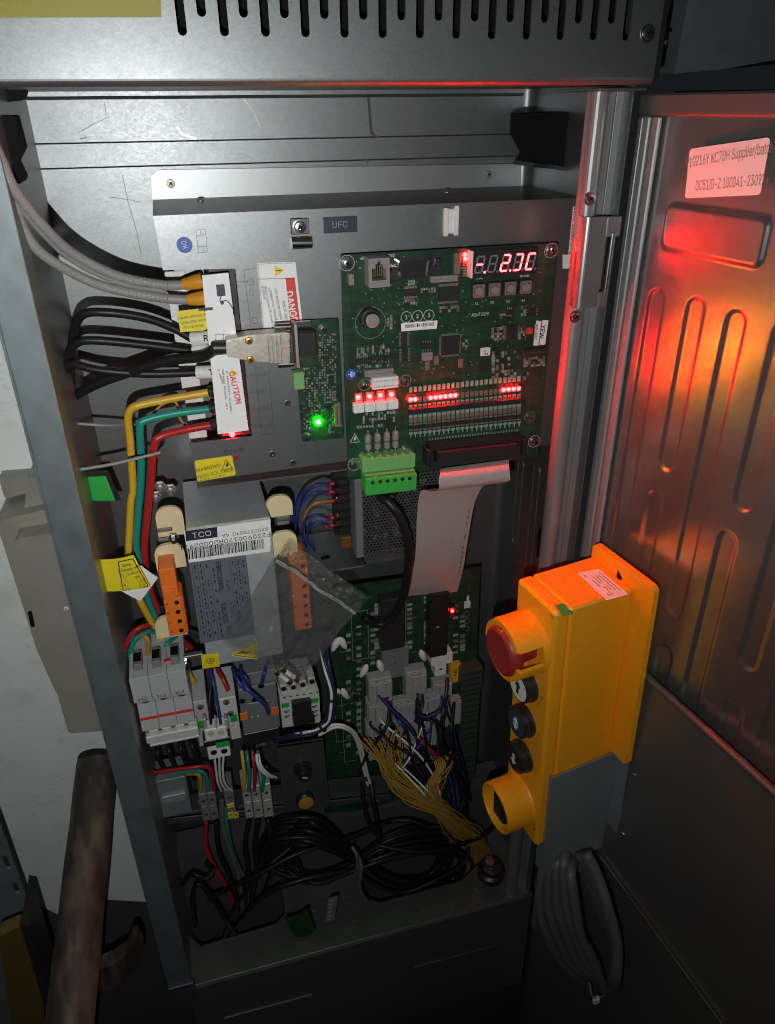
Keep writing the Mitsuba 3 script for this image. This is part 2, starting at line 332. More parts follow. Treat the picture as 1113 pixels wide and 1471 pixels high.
b = MB(); L = LineString([(YF + 0.004, SZ - 0.001), (YF + 0.0015, SZ - 0.0015), (YF, SZ - 0.004), (YF, -0.80)]).buffer(0.001, cap_style='flat')
b.prism(L, XL - 0.003, XR + 0.003); b.v = [np.stack([v[:, 2], v[:, 0], v[:, 1]], 1) for v in b.v]; b.build(cab, 'sill_front', 'galvanised_dark')
FF = front(YF - 0.0012)
for (x0, y0), (x1, y1) in (((322, 1463), (448, 1429)), ((594, 1390), (706, 1360))):
    p, q = FF.q(x0, y0), FF.q(x1, y1)
    MB().bar((*p, 0.0004), (*q, 0.0004), 0.0016, 0.0008, (0, 0, 1)).build(cab, 'pressed_line', 'galvanised', FF)
# right jamb: rounded post, recessed strips
J = front(YF)
jl = [J.q(859.5, 130)[0], J.q(783, 811)[0]]; JX = sum(jl) / 2       # left edge of the post
prof = [(JX + 0.001, YF + 0.0125), (JX, YF + 0.010)] + [(JX + 0.0055 - 0.0055 * math.cos(t), YF + 0.008 - 0.0055 * math.sin(t)) for t in np.linspace(0.15, math.pi - 0.15, 12)] + [(JX + 0.011, YF + 0.010), (JX + 0.0112, YF + 0.012), (JX + 0.0185, YF + 0.012), (JX + 0.0185, YF + 0.0095), (JX + 0.026, YF + 0.0095), (JX + 0.026, YF + 0.05)]
b = MB().prism(LineString(prof).buffer(0.0006, cap_style='flat'), -0.66, 0.0915); b.build(cab, 'hinge_post', 'jamb_steel', WORLD, 35)
prof2 = [(JX + 0.0112, 0.0), (JX + 0.0112, YF + 0.008), (JX + 0.0145, YF + 0.008), (JX + 0.0145, 0)]
b = MB().prism(LineString(prof2).buffer(0.0005, cap_style='flat'), J.q(870, 282)[1], 0.091); b.build(cab, 'post_strip', 'jamb_steel')
MB().box(JX, JX + 0.03, YF - 0.003, YF + 0.05, 0.0917, 0.0932, 0.0004).build(cab, 'post_cap', 'galvanised')
for x, y in ((855, 287), (833, 458)):
    u, w = J.q(x, y, 0.004); screw(cab, J, u, w, 0.0032, -0.0025, washer=0.0042)
MB().box(XL, XR + 0.02, YF + 0.004, YB, 0.115, 0.117).build(cab, 'head_panel', 'galvanised_dark')
# black latch keeper on the right side, black bracket on the left side
SL = Frame((XR - 0.001, 0, 0), (0, -1, 0), (0, 0, 1))
latch = thing('door_latch_keeper', 'matt black plastic latch keeper high on the right inner side of the cabinet', 'latch')
KF = front(0.045)
pk = [KF.q(*p) for p in ((758, 193), (760, 163), (826, 160), (826, 245), (762, 240), (773, 222))]
MB().prism(Polygon([pk[0], pk[1], pk[2], pk[3], (pk[4][0] + 0.002, pk[4][1] + 0.002), pk[5]]).buffer(-0.001).buffer(0.001), -0.03, 0).build(latch, 'body', 'black_matt', KF)
MB().prism(Polygon([pk[4], KF.q(800, 243), KF.q(836, 252), KF.q(836, 246), KF.q(800, 238), KF.q(765, 234)]), -0.03, 0.004).build(latch, 'lip', 'black_plastic', KF)
MB().prism(Polygon([KF.q(826, 161), KF.q(842, 158), KF.q(842, 246), KF.q(826, 248)]), -0.035, -0.003).build(latch, 'mount', 'black_matt', KF)
lb = thing('cable_bracket', 'black plastic cable bracket at the top left corner of the cabinet', 'bracket')
LBF = front(0.0)
MB().prism(Polygon([LBF.q(*p) for p in ((-25, 165), (20, 166), (32, 214), (22, 233), (33, 256), (30, 264), (-25, 262))]).buffer(-0.001).buffer(0.001), -0.02, 0).build(lb, 'body', 'black_matt', LBF)
c = capsule(LBF.q(-20, 133, -0.03), LBF.q(24, 128, -0.03), 0.0055)
MB().prism(c, -0.031, -0.03).build(cab, 'slot', 'black_matt', LBF)

# ------------------------------------------------------------------ the vented cover above the opening
cov = thing('vented_cover', 'grey steel cover with a row of vertical vent slots across the top', 'cover')
YC = YF - 0.012
CF = front(YC)
zb = CF.q(470, 121)[1]; xr = CF.q(938, 118)[0]
x0, x1 = CF.q(262, 45)[0], CF.q(899, 50)[0]
zl, zs = CF.q(560, 55)[1], CF.q(560, 29)[1]
plate = sbox(-0.34, zb + 0.003, xr, 0.26); hw = 0.0021
cut = [capsule((x0 + (x1 - x0) * i / 24, (zl if i % 2 == 0 else zs) + hw), (x0 + (x1 - x0) * i / 24, zb + (0.062 if i % 2 == 0 else 0.055)), hw) for i in range(25)]
MB().prism(plate.difference(unary_union(cut)), -0.0014, 0).build(cov, 'front_plate', 'galvanised', CF)
L = LineString([(YC + 0.0007, zb + 0.003)] + [(YC + 0.0037 - 0.003 * math.cos(t), zb + 0.003 - 0.003 * math.sin(t)) for t in np.linspace(0.1, math.pi / 2, 6)] + [(YB, zb)]).buffer(0.0007, cap_style='flat')
b = MB().prism(L, -0.34, xr); b.v = [np.stack([v[:, 2], v[:, 0], v[:, 1]], 1) for v in b.v]; b.build(cov, 'bottom_fold', 'galvanised', WORLD, 40)
MB().box(xr + 0.0001, xr + 0.006, YC + 0.004, YB, zb + 0.001, 0.26, 0.0003).build(cov, 'end_cap', 'black_plastic')
MB().box(-0.34, xr, YC + 0.03, YC + 0.033, zb + 0.002, 0.26).build(cov, 'baffle', 'black_matt')  # black sheet standing in for the shade inside, behind the slots
u, w = CF.q(930, 48); screw(cov, CF, u, w, 0.0034, washer=0.0044)
p = [CF.q(-60, 26), CF.q(232, 25), CF.q(230, -12), CF.q(-60, -12)]
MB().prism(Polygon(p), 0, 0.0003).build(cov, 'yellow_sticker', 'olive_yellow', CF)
lp = thing('lintel_panel', 'plain grey steel panel beyond the right end of the vented cover', 'panel')
LPF = front(0.03)
e0, e1 = LPF.q(968, 106), LPF.q(1113, 88)
b = MB().prism(Polygon([e0, (e1[0] + 0.2, e1[1] + 0.012), (e1[0] + 0.2, 0.3), (e0[0] + 0.012, 0.3)]), -0.02, 0); b.build(lp, 'face', 'zinc_paint', LPF)
MB().box(e0[0] - 0.03, e1[0] + 0.2, -0.05, -0.005, e0[1] - 0.02, e0[1] - 0.0005).build(lp, 'dark_gap', 'black_matt', LPF)

# ------------------------------------------------------------------ the open door
AZ = math.radians(8.0)
DX, DN = np.array([math.sin(AZ), -math.cos(AZ), 0.0]), None
DOOR = Frame((0.178, -0.03, 0), DX, (0, 0, 1))
door = thing('cabinet_door', 'open galvanised steel door with pressed vertical slots glowing red from the lamps', 'door')
ztop = 0.087
W_, U0, U1, DZ0, DZ1 = 0.0, 0.0, 0.34, -0.72, 0.083
cols = [0.0306 + 0.0308 * i - 0.001 for i in range(10)]
caps = []
for i, c in enumerate(cols):
    if i % 2 == 0: caps.append((c, -0.0150, -0.2245))
    else: caps += [(c + 0.001, -0.0140, -0.1275), (c - 0.003, -0.1425, -0.330)]
for i, c in enumerate(cols): caps.append((c, -0.250 if i % 2 == 0 else -0.36, -0.47))
nu, nw = 330, 640
U, Wg = np.meshgrid(np.linspace(U0, U1, nu), np.linspace(DZ0, DZ1, nw))
H = np.zeros_like(U)
def bump(dist, half): t = np.clip((half - dist) / 0.0026, 0, 1); return t * t * (3 - 2 * t)
for c, a, bb in caps:
    r = 0.0078; y = np.clip(Wg, bb + r, a - r); H = np.minimum(H, -0.0011 * bump(np.hypot(U - c, Wg - y), r))
er = (0.026, 0.101, 0.0070, 0.0345)
dx = np.maximum(np.maximum(er[0] + .006 - U, U - er[1] + .006), 0); dz = np.maximum(np.maximum(er[2] + .006 - Wg, Wg - er[3] + .006), 0)
H = H + 0.0016 * bump(np.hypot(dx, dz), 0.006)
H += -0.035 * np.minimum(U, 0.16) + 0.0002 * (meshkit.fbm(np.stack([U * 9, Wg * 4, U * 0], -1), 2, 5) - 0.5)
V = np.stack([U.ravel(), Wg.ravel(), H.ravel()], 1); idx = np.arange(nu * nw).reshape(nw, nu)
q4 = np.stack([idx[:-1, :-1].ravel(), idx[:-1, 1:].ravel(), idx[1:, 1:].ravel(), idx[1:, :-1].ravel()], 1)
b = MB().add(V, np.vstack([q4[:, [0, 1, 2]], q4[:, [0, 2, 3]]])); b.build(door, 'pressed_sheet', 'door_steel', DOOR, True)
MB().box(-0.004, U1, DZ0, 0.0915, -0.022, -0.020, 0.0005).build(door, 'outer_skin', 'zinc_paint', DOOR)
MB().box(-0.0045, U1, DZ1 - 0.004, 0.0905, -0.019, 0.0045, 0.0012).build(door, 'top_ledge', 'galvanised_dark', DOOR)
MB().box(-0.0048, 0.0, -0.70, 0.0785, -0.019, 0.0035, 0.001).build(door, 'hinge_edge', 'jamb_steel', DOOR)
MB().box(0.0003, 0.0065, -0.70, 0.0785, 0.0015, 0.0045, 0.0008).build(door, 'edge_strip', 'strip_steel', DOOR)
MB().box(0.0078, 0.0140, -0.70, 0.0785, 0.0010, 0.0038, 0.0008).build(door, 'edge_strip', 'strip_steel', DOOR)
# paper label, tilted as it was stuck on
pl = [DOOR.q(x, y, 0.003) for x, y in ((991, 214), (1107, 197), (1092, 280), (984, 285))]
MB().prism(Polygon(pl).buffer(-0.002).buffer(0.002), 0.0030, 0.0033).build(door, 'sticker', 'white_paper', DOOR)
c0, c1 = DOOR.q(994, 226, 0.0034), DOOR.q(1099, 214, 0.0034); ang = math.degrees(math.atan2(c1[1] - c0[1], c1[0] - c0[0])) + 3
b = MB(); m_ = DOOR.q(1044, 223, 0.0034); b.text('P10216Y KC70H Supplier/batch', 0.0052, *m_, 0.0033, ang, stretch=0.53)
m_ = DOOR.q(1049, 262, 0.0034); b.text('DC51/D-Z 100041-230924', 0.0052, *m_, 0.0033, ang - 2, stretch=0.50)
b.build(door, 'lettering', 'grey_ink', DOOR)
# lower inner panel with its rolled top edge
lw0 = DOOR.q(925, 970, 0.014)[1]; lw1 = DOOR.q(1113, 1113, 0.014)[1]
MB().box(0.002, U1, -0.9, -0.281, 0.0032, 0.0045, 0.0005).build(door, 'lower_panel', 'galvanised_dark', DOOR)
MB().cyl((0.002, -0.279, 0.0045), (U1, -0.279, 0.0045), 0.0030, 12).build(door, 'rolled_edge', 'galvanised', DOOR, 40)
MB().box(0.0, U1, -1.1, -0.9, -0.002, 0.006, 0.001).build(door, 'kick_plate', 'galvanised_dark', DOOR)
e = [DOOR.q(852, 1217, 0.0068), DOOR.q(1036, 1471, 0.0068)]
MB().bar((*e[0], 0.0068), (*e[1], 0.0068), 0.0014, 0.0014, (0, 0, 1)).build(door, 'lower_rib', 'steel', DOOR)
# hinge
hg = f'{cab}__hinge'
HF = front(YF - 0.001)
P = lambda *l: [HF.q(*p) for p in l]
(a0, t0), (a1, t1) = P((839, 312), (871, 316)); (bb0, bt0), = P((822, 443),)
prof = [(JX + 0.001, YF + 0.010)] + [(JX + 0.0042 - 0.0042 * math.cos(t), YF + 0.0015 - 0.0042 * math.sin(t)) for t in np.linspace(0, math.pi / 2, 8)] + [(JX + 0.0145, YF - 0.0027)]
b = MB().prism(LineString(prof).buffer(0.0008, cap_style='flat'), bt0, t0); b.build(hg, 'leaf', 'jamb_bright', WORLD, 40)
zt, zb2 = t0, bt0; h1 = (zt - zb2)
MB().box(JX + 0.0146, JX + 0.024, YF - 0.0045, YF - 0.0025, zt - 0.012, zt, 0.0004).build(hg, 'knuckle', 'jamb_bright')
MB().box(JX + 0.0146, JX + 0.021, YF - 0.0045, YF - 0.0025, zb2, zb2 + 0.010, 0.0004).build(hg, 'knuckle', 'jamb_bright')
MB().cyl((JX + 0.0195, YF - 0.003, zb2 + 0.008), (JX + 0.0195, YF - 0.003, zt - 0.010), 0.0022, 14).build(hg, 'pin', 'steel', WORLD, 40)

# ------------------------------------------------------------------ the drive unit (big sheet metal box with the boards on it)
YP = 0.012
PL = front(YP)
inv = thing('drive_unit', 'large galvanised drive unit box that carries the circuit boards', 'drive unit')
BL, BR, BT, BB = -0.1115, 0.1635, 0.0305, -0.1480
notch = Polygon([PL.q(*p) for p in ((200, 389), (338, 386), (362, 627), (276, 637), (260, 637), (200, 640))])
pd = [PL.q(282, 692), PL.q(498, 662)]
plate = Polygon([(BL, BT), (BR, BT), (BR, BB), (pd[1][0], pd[1][1]), (pd[0][0], pd[0][1] + 0.0), (PL.q(272, 640)[0], PL.q(272, 640)[1]), (PL.q(234, 388)[0], PL.q(234, 388)[1])]).difference(notch)
MB().prism(plate, -0.0015, 0).build(inv, 'front_plate', 'galvanised', PL)
MB().box(BL, BR, BT - 0.0015, BT, -(YB - YP) + 0.001, -0.0016).build(inv, 'top_plate', 'galvanised_dark', PL)
MB().box(BR - 0.0012, BR, BB, BT - 0.0016, -(YB - YP) + 0.001, -0.0016).build(inv, 'side_plate', 'galvanised', PL)
MB().box(pd[0][0], BR - 0.0014, BB, BB + 0.0012, -(YB - YP) + 0.001, -0.0016).build(inv, 'bottom_plate', 'galvanised_dark', PL)
BK = front(YB - 0.0018)
fl = [BK.q(*p) for p in ((219, 292), (217, 252), (226, 244), (742, 235), (746, 240), (746, 275))]
MB().prism(Polygon(fl), -0.001, 0.0030).build(inv, 'mounting_flange', 'flange_steel', BK)
for x, y in ((245, 263), (699, 250)):
    u, w = BK.q(x, y); screw(inv, BK, u, w, 0.0028, 0.0031, washer=0.0044, m='dull_steel')
# interior of the terminal recess
RF = front(0.046)
n0, n1 = RF.q(225, 395)[0] - 0.004, PL.q(352, 500)[0]
MB().box(-0.104, n1 + 0.004, -0.118, 0.002, -0.002, 0).build(inv, 'recess_floor', 'galvanised', RF)
for (xa, ya), (xb, yb) in (((236, 391), (262, 410)), ((240, 416), (265, 428)), ((243, 436), (270, 470)), ((250, 480), (275, 499)), ((256, 520), (281, 560)), ((265, 570), (290, 604)), ((269, 608), (296, 634))):
    a, c = RF.q(xa, ya, 0.002), RF.q(xb, yb, 0.002)
    MB().box(a[0], a[0] + 0.0125, c[1], a[1], 0.0002, 0.0012, 0.0003).build(inv, 'marker_strip', 'white_plastic', RF)
tb = f'{inv}__terminal_strip'
o = [PL.q(*p) for p in ((300, 386), (338, 386), (362, 627), (318, 632))]
MB().prism(Polygon([(o[0][0], o[0][1] - 0.001), (o[1][0] - .0003, o[1][1] - 0.0005), (o[2][0] - .0003, o[2][1] + 0.0005), (o[3][0], o[3][1] + 0.001)]), -0.034, -0.0035).build(inv, 'terminal_strip', 'black_plastic', PL)
CV = front(0.001)
cvp = [CV.q(*p) for p in ((290, 396), (328, 392), (357, 618), (313, 624))]
MB().prism(Polygon(cvp), -0.0016, 0).build(inv, 'terminal_cover', 'white_paper', CV)
def vec_text(parent, name, s, h, fr, px, py, rot, m='black_ink', d=0.0, st=1.0, bold=False):
    u, w = fr.q(px, py, d); return MB().text(s, h, u, w, d, rot, bold, stretch=st).build(parent, name, m, fr)
covp = f'{inv}__terminal_cover'
vec_text(covp, 'lettering', 'CAUTION', 0.0036, CV, 338, 557, -84, 'danger_red', 0.0002, 0.95, True)
wt = [CV.q(*p) for p in ((332, 530), (342, 536), (333, 541))]
MB().prism(Polygon(wt), 0, 0.0002).build(covp, 'warning_sign', 'label_yellow', CV)
b = MB()
for i, (x, y, L) in enumerate(((328, 561, 62), (322, 558, 60), (316, 541, 20))):
    p0, p1 = CV.q(x - 2.5, y - L / 2, 0), CV.q(x + 4, y + L / 2, 0)
    k = int(L / 2.3)
    for j in range(k):
        t = (j + 0.15) / k; t2 = (j + rng.uniform(0.6, 0.9)) / k
        if rng.random() < 0.14: continue
        A, B_ = np.array(p0) * (1 - t) + np.array(p1) * t, np.array(p0) * (1 - t2) + np.array(p1) * t2
        b.bar((*A, 0.0001), (*B_, 0.0001), 0.0011, 0.0001)
b.build(covp, 'lettering', 'grey_ink', CV)
b = MB(); u, w = CV.q(317, 417); b.prism(rrect(u - .0025, w - .0035, u + .0025, w + .0035, 0.0005), 0, 0.0002)
u2, w2 = CV.q(319, 435); b.prism(Point(u2, w2).buffer(0.0011), 0, 0.0002); b.tube([(u, w - .003, 0.0001), (u2 - .001, w2 + .001, .0001), (u2 + .003, w2 + .001, .0001), (u2 + .006, w2 - .004, .0001), (u2 + .006, w2 - .0075, .0001)], 0.0003, 5)
b.bar((u - .006, w - .0105, 0.0001), (u - .0145, w - .0105, .0001), 0.0017, 0.0002); b.build(covp, 'pictogram', 'navy', CV)
p = [CV.q(*z) for z in ((310, 494), (330, 480), (310, 480), (321, 480), (321, 494))]; b = MB()
for i, j in ((0, 2), (2, 1), (3, 4)): b.bar((*p[i], 0.0001), (*p[j], 0.0001), 0.0003, 0.0001)
b.build(covp, 'printed_box', 'black_ink', CV)
# printed terminal chart beside the recess
b = MB(); ln = lambda pts: [b.bar((*PL.q(*p), 0.0001), (*PL.q(*q_), 0.0001), 0.00022, 0.0001) for p, q_ in zip(pts, pts[1:])]
ln([(350, 387), (366, 513)]); ln([(350, 387), (369, 386)]); ln([(366, 523), (376, 625)]); ln([(386, 527), (393, 622), (376, 625)])
for x, y in ((340, 405), (345, 433), (347, 460), (355, 539), (358, 564), (361, 588), (364, 612)): ln([(x, y), (x + 12, y - 0.6)])
for x, y in ((360, 405), (365, 460)):
    u, w = PL.q(x, y); b.prism(Point(u, w).buffer(0.0021).difference(Point(u, w).buffer(0.0018)), 0, 0.0001)
    b.bar((u - .001, w, .0001), (u + .001, w, .0001), .0002, .0001)
u, w = PL.q(361, 420); b.prism(sbox(u - .0012, w - .0018, u + .0012, w + .0018).difference(sbox(u - .001, w - .0016, u + .001, w + .0016)), 0, 0.0001)
for s_, x, y in (('T/L3', 375, 538), ('U/T1', 377, 562), ('V/T2', 378, 587), ('W/T3', 381, 611)):
    u, w = PL.q(x, y); b.text(s_, 0.0024, u, w, 0, 3)
b.build(inv, 'terminal_chart', 'black_ink', PL)
vec_text(inv, 'lettering', 'Power', 0.0034, PL, 337, 647, 4)
# labels on the plate
b = MB(); u0, w0 = PL.q(464, 312); u1, w1 = PL.q(513, 333); b.box(u0, u1, w0, w1, 0, 0.0003).build(inv, 'name_plate', 'navy', PL)
u, w = PL.q(488, 322.5); MB().text('UFC', 0.0036, u, w, 0.0003, 0).build(f'{inv}__name_plate', 'lettering', 'silk_dim', PL)
dl = f'{inv}__danger_label'
c4 = [PL.q(*p) for p in ((369, 378), (424, 376), (440, 512), (382, 516))]
MB().prism(Polygon(c4), 0, 0.0003).build(inv, 'danger_label', 'white_paper', PL)
red = [PL.q(*p) for p in ((410, 400), (423, 399), (436, 505), (421, 506))]
MB().prism(Polygon(red), 0.0003, 0.0004).build(dl, 'red_band', 'danger_red', PL)
u, w = PL.q(420, 445, 0.0004); MB().text('DANGER', 0.0042, u, w, 0.0004, -83, True).build(dl, 'lettering', 'white_paper', PL)
MB().prism(Polygon([PL.q(*p) for p in ((393.5, 381), (409, 388.5), (395, 397))]), 0.0003, 0.00045).build(dl, 'warning_sign', 'label_yellow', PL)
b = MB(); TXT = (('Risk of injury', 410, 447, .0020), ('(The terminals remain live)', 401, 442, .0018), ('supplied from external power', 394, 444, .0018), ('(Never connect AC power to', 387, 441, .0018), ('terminals.', 379, 421, .0018))
for s_, x, y, h_ in TXT:
    u, w = PL.q(x, y, 0.0003); b.text(s_, h_, u, w, 0.0003, -83, stretch=0.8)
for pts in (((371, 401), (425, 399)),): b.bar((*PL.q(*pts[0]), 0.00035), (*PL.q(*pts[1]), 0.00035), .0003, .0001)
b.bar((*PL.q(370.5, 379.5), .00035), (*PL.q(423, 377.5), .00035), .00022, .0001); b.bar((*PL.q(370.5, 379.5), .00035), (*PL.q(383, 514), .00035), .00022, .0001)
u, w = PL.q(400, 388.5); b.text('!', .003, u, w, .00045, -90, True); b.build(dl, 'lettering', 'black_ink', PL)
wl = f'{inv}__high_voltage_label'
MB().prism(Polygon([PL.q(*p) for p in ((279, 662), (333, 654), (339, 682), (284, 692))]).buffer(-0.0012).buffer(0.0012), 0, 0.0003).build(inv, 'high_voltage_label', 'label_yellow', PL)
b = MB(); u, w = PL.q(299, 672, .0003); b.text('WARNING!', .0024, u, w, .0003, 7); u, w = PL.q(308, 680, .0003); b.text('HIGH VOLTAGE', .0025, u, w, .0003, 7); u, w = PL.q(305, 686, .0003); b.text('Maintenance after 15 min', .0011, u, w, .0003, 7)
t3 = Polygon([PL.q(*p) for p in ((324.5, 659), (335, 673), (318, 675.5))]); b.prism(t3.difference(t3.buffer(-.0004)), .0003, .0004)
t3 = Polygon([PL.q(*p) for p in ((326, 664), (323.5, 669), (326, 669), (325, 673), (329, 667), (326.8, 667), (328, 664))]); b.prism(t3, .0003, .0004); b.build(wl, 'lettering', 'black_ink', PL)
u, w = PL.q(265, 352); MB().prism(Point(u, w).buffer(0.0046), 0, .0003).build(inv, 'round_sticker', 'sticker_blue', PL)
MB().text('OK', .0026, u, w, .0003, -80).build(f'{inv}__round_sticker', 'lettering', 'silk', PL)
b = MB(); g = [PL.q(*p) for p in ((281, 330), (295, 329), (298, 362), (285, 363))]
for i in range(4): b.bar((*g[i], .0001), (*g[(i + 1) % 4], .0001), .0002, .0001)
for t in (.25, .75): A = np.array(g[0]) * (1 - t) + np.array(g[3]) * t; B_ = np.array(g[1]) * (1 - t) + np.array(g[2]) * t; b.bar((*A, .0001), (*B_, .0001), .0002, .0001)
u, w = PL.q(289, 334); b.text('L', .0018, u, w, 0); u, w = PL.q(291.5, 359); b.text('+', .0018, u, w, 0); b.build(inv, 'printed_box', 'black_ink', PL)
s4 = [PL.q(*p) for p in ((823, 296), (833, 296), (826, 386), (808, 386), (808, 366), (816, 366))]
MB().prism(Polygon([(min(x, BR - .0003), y) for x, y in s4]), 0, .0003).build(inv, 'serial_strip', 'white_paper', PL)
u, w = PL.q(824, 330, .0003); MB().text('035.98-606.01 N9PQ', .0030, u, w, .0003, 90 + 180, True, stretch=0.72).build(f'{inv}__serial_strip', 'lettering', 'black_ink', PL)
# screws, holes and clips in the plate
for x, y in ((413, 579), (391, 652), (421, 665), (288, 289), (642, 277), (813, 541), (804, 620)):
    if y < 300: fr = Frame((0, 0.05, BT), (1, 0, 0), (0, 1, 0)); u, w = fr.q(x, y); screw(inv, fr, u, w, 0.0021, 0, m='dull_steel'); continue
    u, w = PL.q(x, y); MB().lathe([(0.0021, 0), (0.0021, 0.0008), (0.0012, 0.0008), (0.0011, 0.0001)], 14, (u, w, 0)).build(inv, 'press_nut', 'steel', PL, 40)
ck = f'{inv}__cable_clamp'
u, w = PL.q(430, 328); MB().box(u - .0055, u + .006, w - .0035, w + .006, 0, .0012, .0012).build(inv, 'cable_clamp', 'steel', PL); screw(ck, PL, u, w + .001, .0034, .0012, washer=.0042)
MB().cyl((u - .006, w - .008, .003), (u + .0065, w - .008, .003), .0036, 16).build(ck, 'loop', 'steel', PL, 40)
u, w = PL.q(644, 316); b = MB().box(u - .004, u + .004, w - .008, w + .007, 0, .004, .0006).box(u - .0052, u - .002, w - .009, w + .008, .0042, .0065, .0005).box(u + .002, u + .0052, w - .009, w + .009, .0042, .0058, .0005)
b.build(inv, 'wire_saddle', 'white_plastic', PL)
pw = PL.q(334, 628.5); u, w = pw
MB().lathe([(.0003, -.0064), (.0015, -.0058), (.0021, -.004), (.0021, -.0006), (.0015, .0008), (.0004, .0012)], 14, (u, w + .0021, 0)).build(inv, 'power_lamp', 'red_lens', PL, True, emit=[v * .8 for v in RED_LED])
u, w = PL.q(339, 657.5); MB().lathe([(0.0016, 0), (.0016, .0004), (.0011, .0009)], 14, (u, w, 0)).build(inv, 'indicator_window', 'red_lens', PL, 40)

# ------------------------------------------------------------------ the main board
BD = front(0.0)
mb = thing('main_circuit_board', 'green circuit board with a lit red digit display and rows of red lamps', 'circuit board')
bu0, bu1, bw0, bw1 = -0.0052, 0.1435, -0.1455, 0.0052
bpts = [BD.q(489, 367), BD.q(802, 349), BD.q(772, 657), BD.q(500, 690)]
MB().prism(Polygon(bpts).buffer(-.001).buffer(.001), -0.0016, 0).build(mb, 'board', 'board_green', BD)
E = BD.q
def slot(x, y): return E(x, y)
hl = np.degrees(math.atan2(0, 1))
def pbox(b, x0, y0, x1, y1, h, bev=.0002, d0=0.0):
    """a part on the board whose outer face spans the photograph's (x0, y0)-(x1, y1)"""
    a, c = BD.q(x0, y0, h), BD.q(x1, y1, h); ym = (a[1] + c[1]) / 2
    return b.box(a[0], c[0], c[1], a[1], d0, h, bev)
SMD = {k: MB() for k in ('part_grey', 'part_tan', 'chip', 'solder', 'silk', 'silk_dim')}
def soic(x0, y0, x1, y1, n, vertical=False, h=.002, name='chip', fr=None):
    """chip body with two rows of pins; box given in photo pixels"""
    a, c = BD.q(x0, y0, h), BD.q(x1, y1, h); b = MB().box(a[0], c[0], c[1], a[1], 0.0003, h, .0003)
    k = b.build(mb, name, 'chip', BD); p = MB()
    for i in range(n):
        t = (i + .5) / n
        if vertical:
            w = a[1] + (c[1] - a[1]) * t
            for u, s in ((a[0], -1), (c[0], 1)): p.box(u, u + s * .0016, w - .00025, w + .00025, 0, .0007)
        else:
            u = a[0] + (c[0] - a[0]) * t
            for w, s in ((a[1], 1), (c[1], -1)): p.box(u - .00025, u + .00025, w, w + s * .0016, 0, .0007)
    p.build(k, 'pins', 'solder', BD); return k
def ring(b, x, y, r, t=.00025):
    u, w = E(x, y); b.prism(Point(u, w).buffer(r, quad_segs=10).difference(Point(u, w).buffer(r - t, quad_segs=10)), 0, .00008)
for x, y in ((498.3, 378), (791.6, 360), (767, 634), (509, 667)):
    u, w = E(x, y); ring(SMD['silk'], x, y, .0048); screw(mb, BD, u, w, .0030, 0.0, washer=.0040, h=.0022)
# network socket
h = .0125; a, c = E(529, 372, h), E(560, 412, h); au, cu, aw, cw = a[0], c[0], a[1], c[1]
sock = sbox(au, cw, cu, aw)
hole = Polygon([(au + .0022, cw + .0042), (cu - .0022, cw + .0042), (cu - .0022, aw - .006), (cu - .0042, aw - .006), (cu - .0042, aw - .0035), (cu - .0058, aw - .0035), (cu - .0058, aw - .0018), (au + .0058, aw - .0018), (au + .0058, aw - .0035), (au + .0042, aw - .0035), (au + .0042, aw - .006), (au + .0022, aw - .006)])
MB().prism(sock.difference(hole), .0015, h).build(mb, 'network_socket', 'part_grey', BD)
MB().prism(hole.buffer(.0002), .0012, .004).build(f'{mb}__network_socket', 'socket_well', 'black_matt', BD)
b = MB(); [b.box(au + .004 + i * .0012, au + .0044 + i * .0012, cw + .005, cw + .012, .004, .0046) for i in range(8)]; b.build(f'{mb}__network_socket', 'contacts', 'brass', BD)
# serial socket
u, w = E(593, 385, .004); ds = Polygon([(u - .0088, w + .0042), (u + .0088, w + .0042), (u + .0075, w - .0042), (u - .0075, w - .0042)]).buffer(.0014)
MB().prism(rrect(u - .0155, w - .0062, u + .0155, w + .0062, .001), 0, .0022).build(mb, 'serial_socket', 'steel', BD)
ss = f'{mb}__serial_socket'
MB().prism(ds.difference(ds.buffer(-.0007)), .0022, .0075).build(ss, 'shell', 'steel', BD); MB().prism(ds.buffer(-.0008), .0022, .0055).build(ss, 'insert', 'black_plastic', BD)
for s in (-1, 1): MB().cyl((u + s * .0125, w, .0022), (u + s * .0125, w, .0068), .0023, 6).build(ss, 'jack_post', 'steel', BD)
# round sounder
u, w = E(532, 458, .004); MB().lathe([(.0068, 0), (.0068, .003), (.006, .004), (.0047, .0041), (.0047, .009), (.0042, .0094)], 28, (u, w, 0)).build(mb, 'coil_base', 'chip', BD, 40)
MB().lathe([(.0044, .0094), (.0044, .0098), (.004, .0101)], 24, (u, w, 0)).build(mb, 'coil_core', 'part_grey', BD, 40)
ring(SMD['silk_dim'], 532, 464, .0103)
for i, x, y in ((1, 583.5, 455.6), (2, 599.7, 454.2), (3, 616, 453)):
    ring(SMD['silk'], x, y, .0037, .0003); u, w = E(x, y); SMD['silk'].text(str(i), .0026, u, w)
bc = [E(*p) for p in ((575.7, 464.5), (628, 460.3), (627.3, 472), (576.2, 476))]
MB().prism(Polygon(bc), 0, .0002).build(mb, 'bar_code_label', 'white_paper', BD)
b = MB(); x = .03
while x < .9:
    dx_ = rng.choice((.012, .02, .03)); A = [np.array(bc[0]) * (1 - t) + np.array(bc[1]) * t for t in (x * .9 + .08, (x + dx_) * .9 + .08)]; dn = np.array(bc[3]) - np.array(bc[0])
    b.prism(Polygon([A[0] + dn * .18, A[1] + dn * .18, A[1] + dn * .62, A[0] + dn * .62]), .0002, .0003); x += dx_ + rng.choice((.012, .02, .03))
b.build(f'{mb}__bar_code_label', 'bars', 'black_ink', BD)
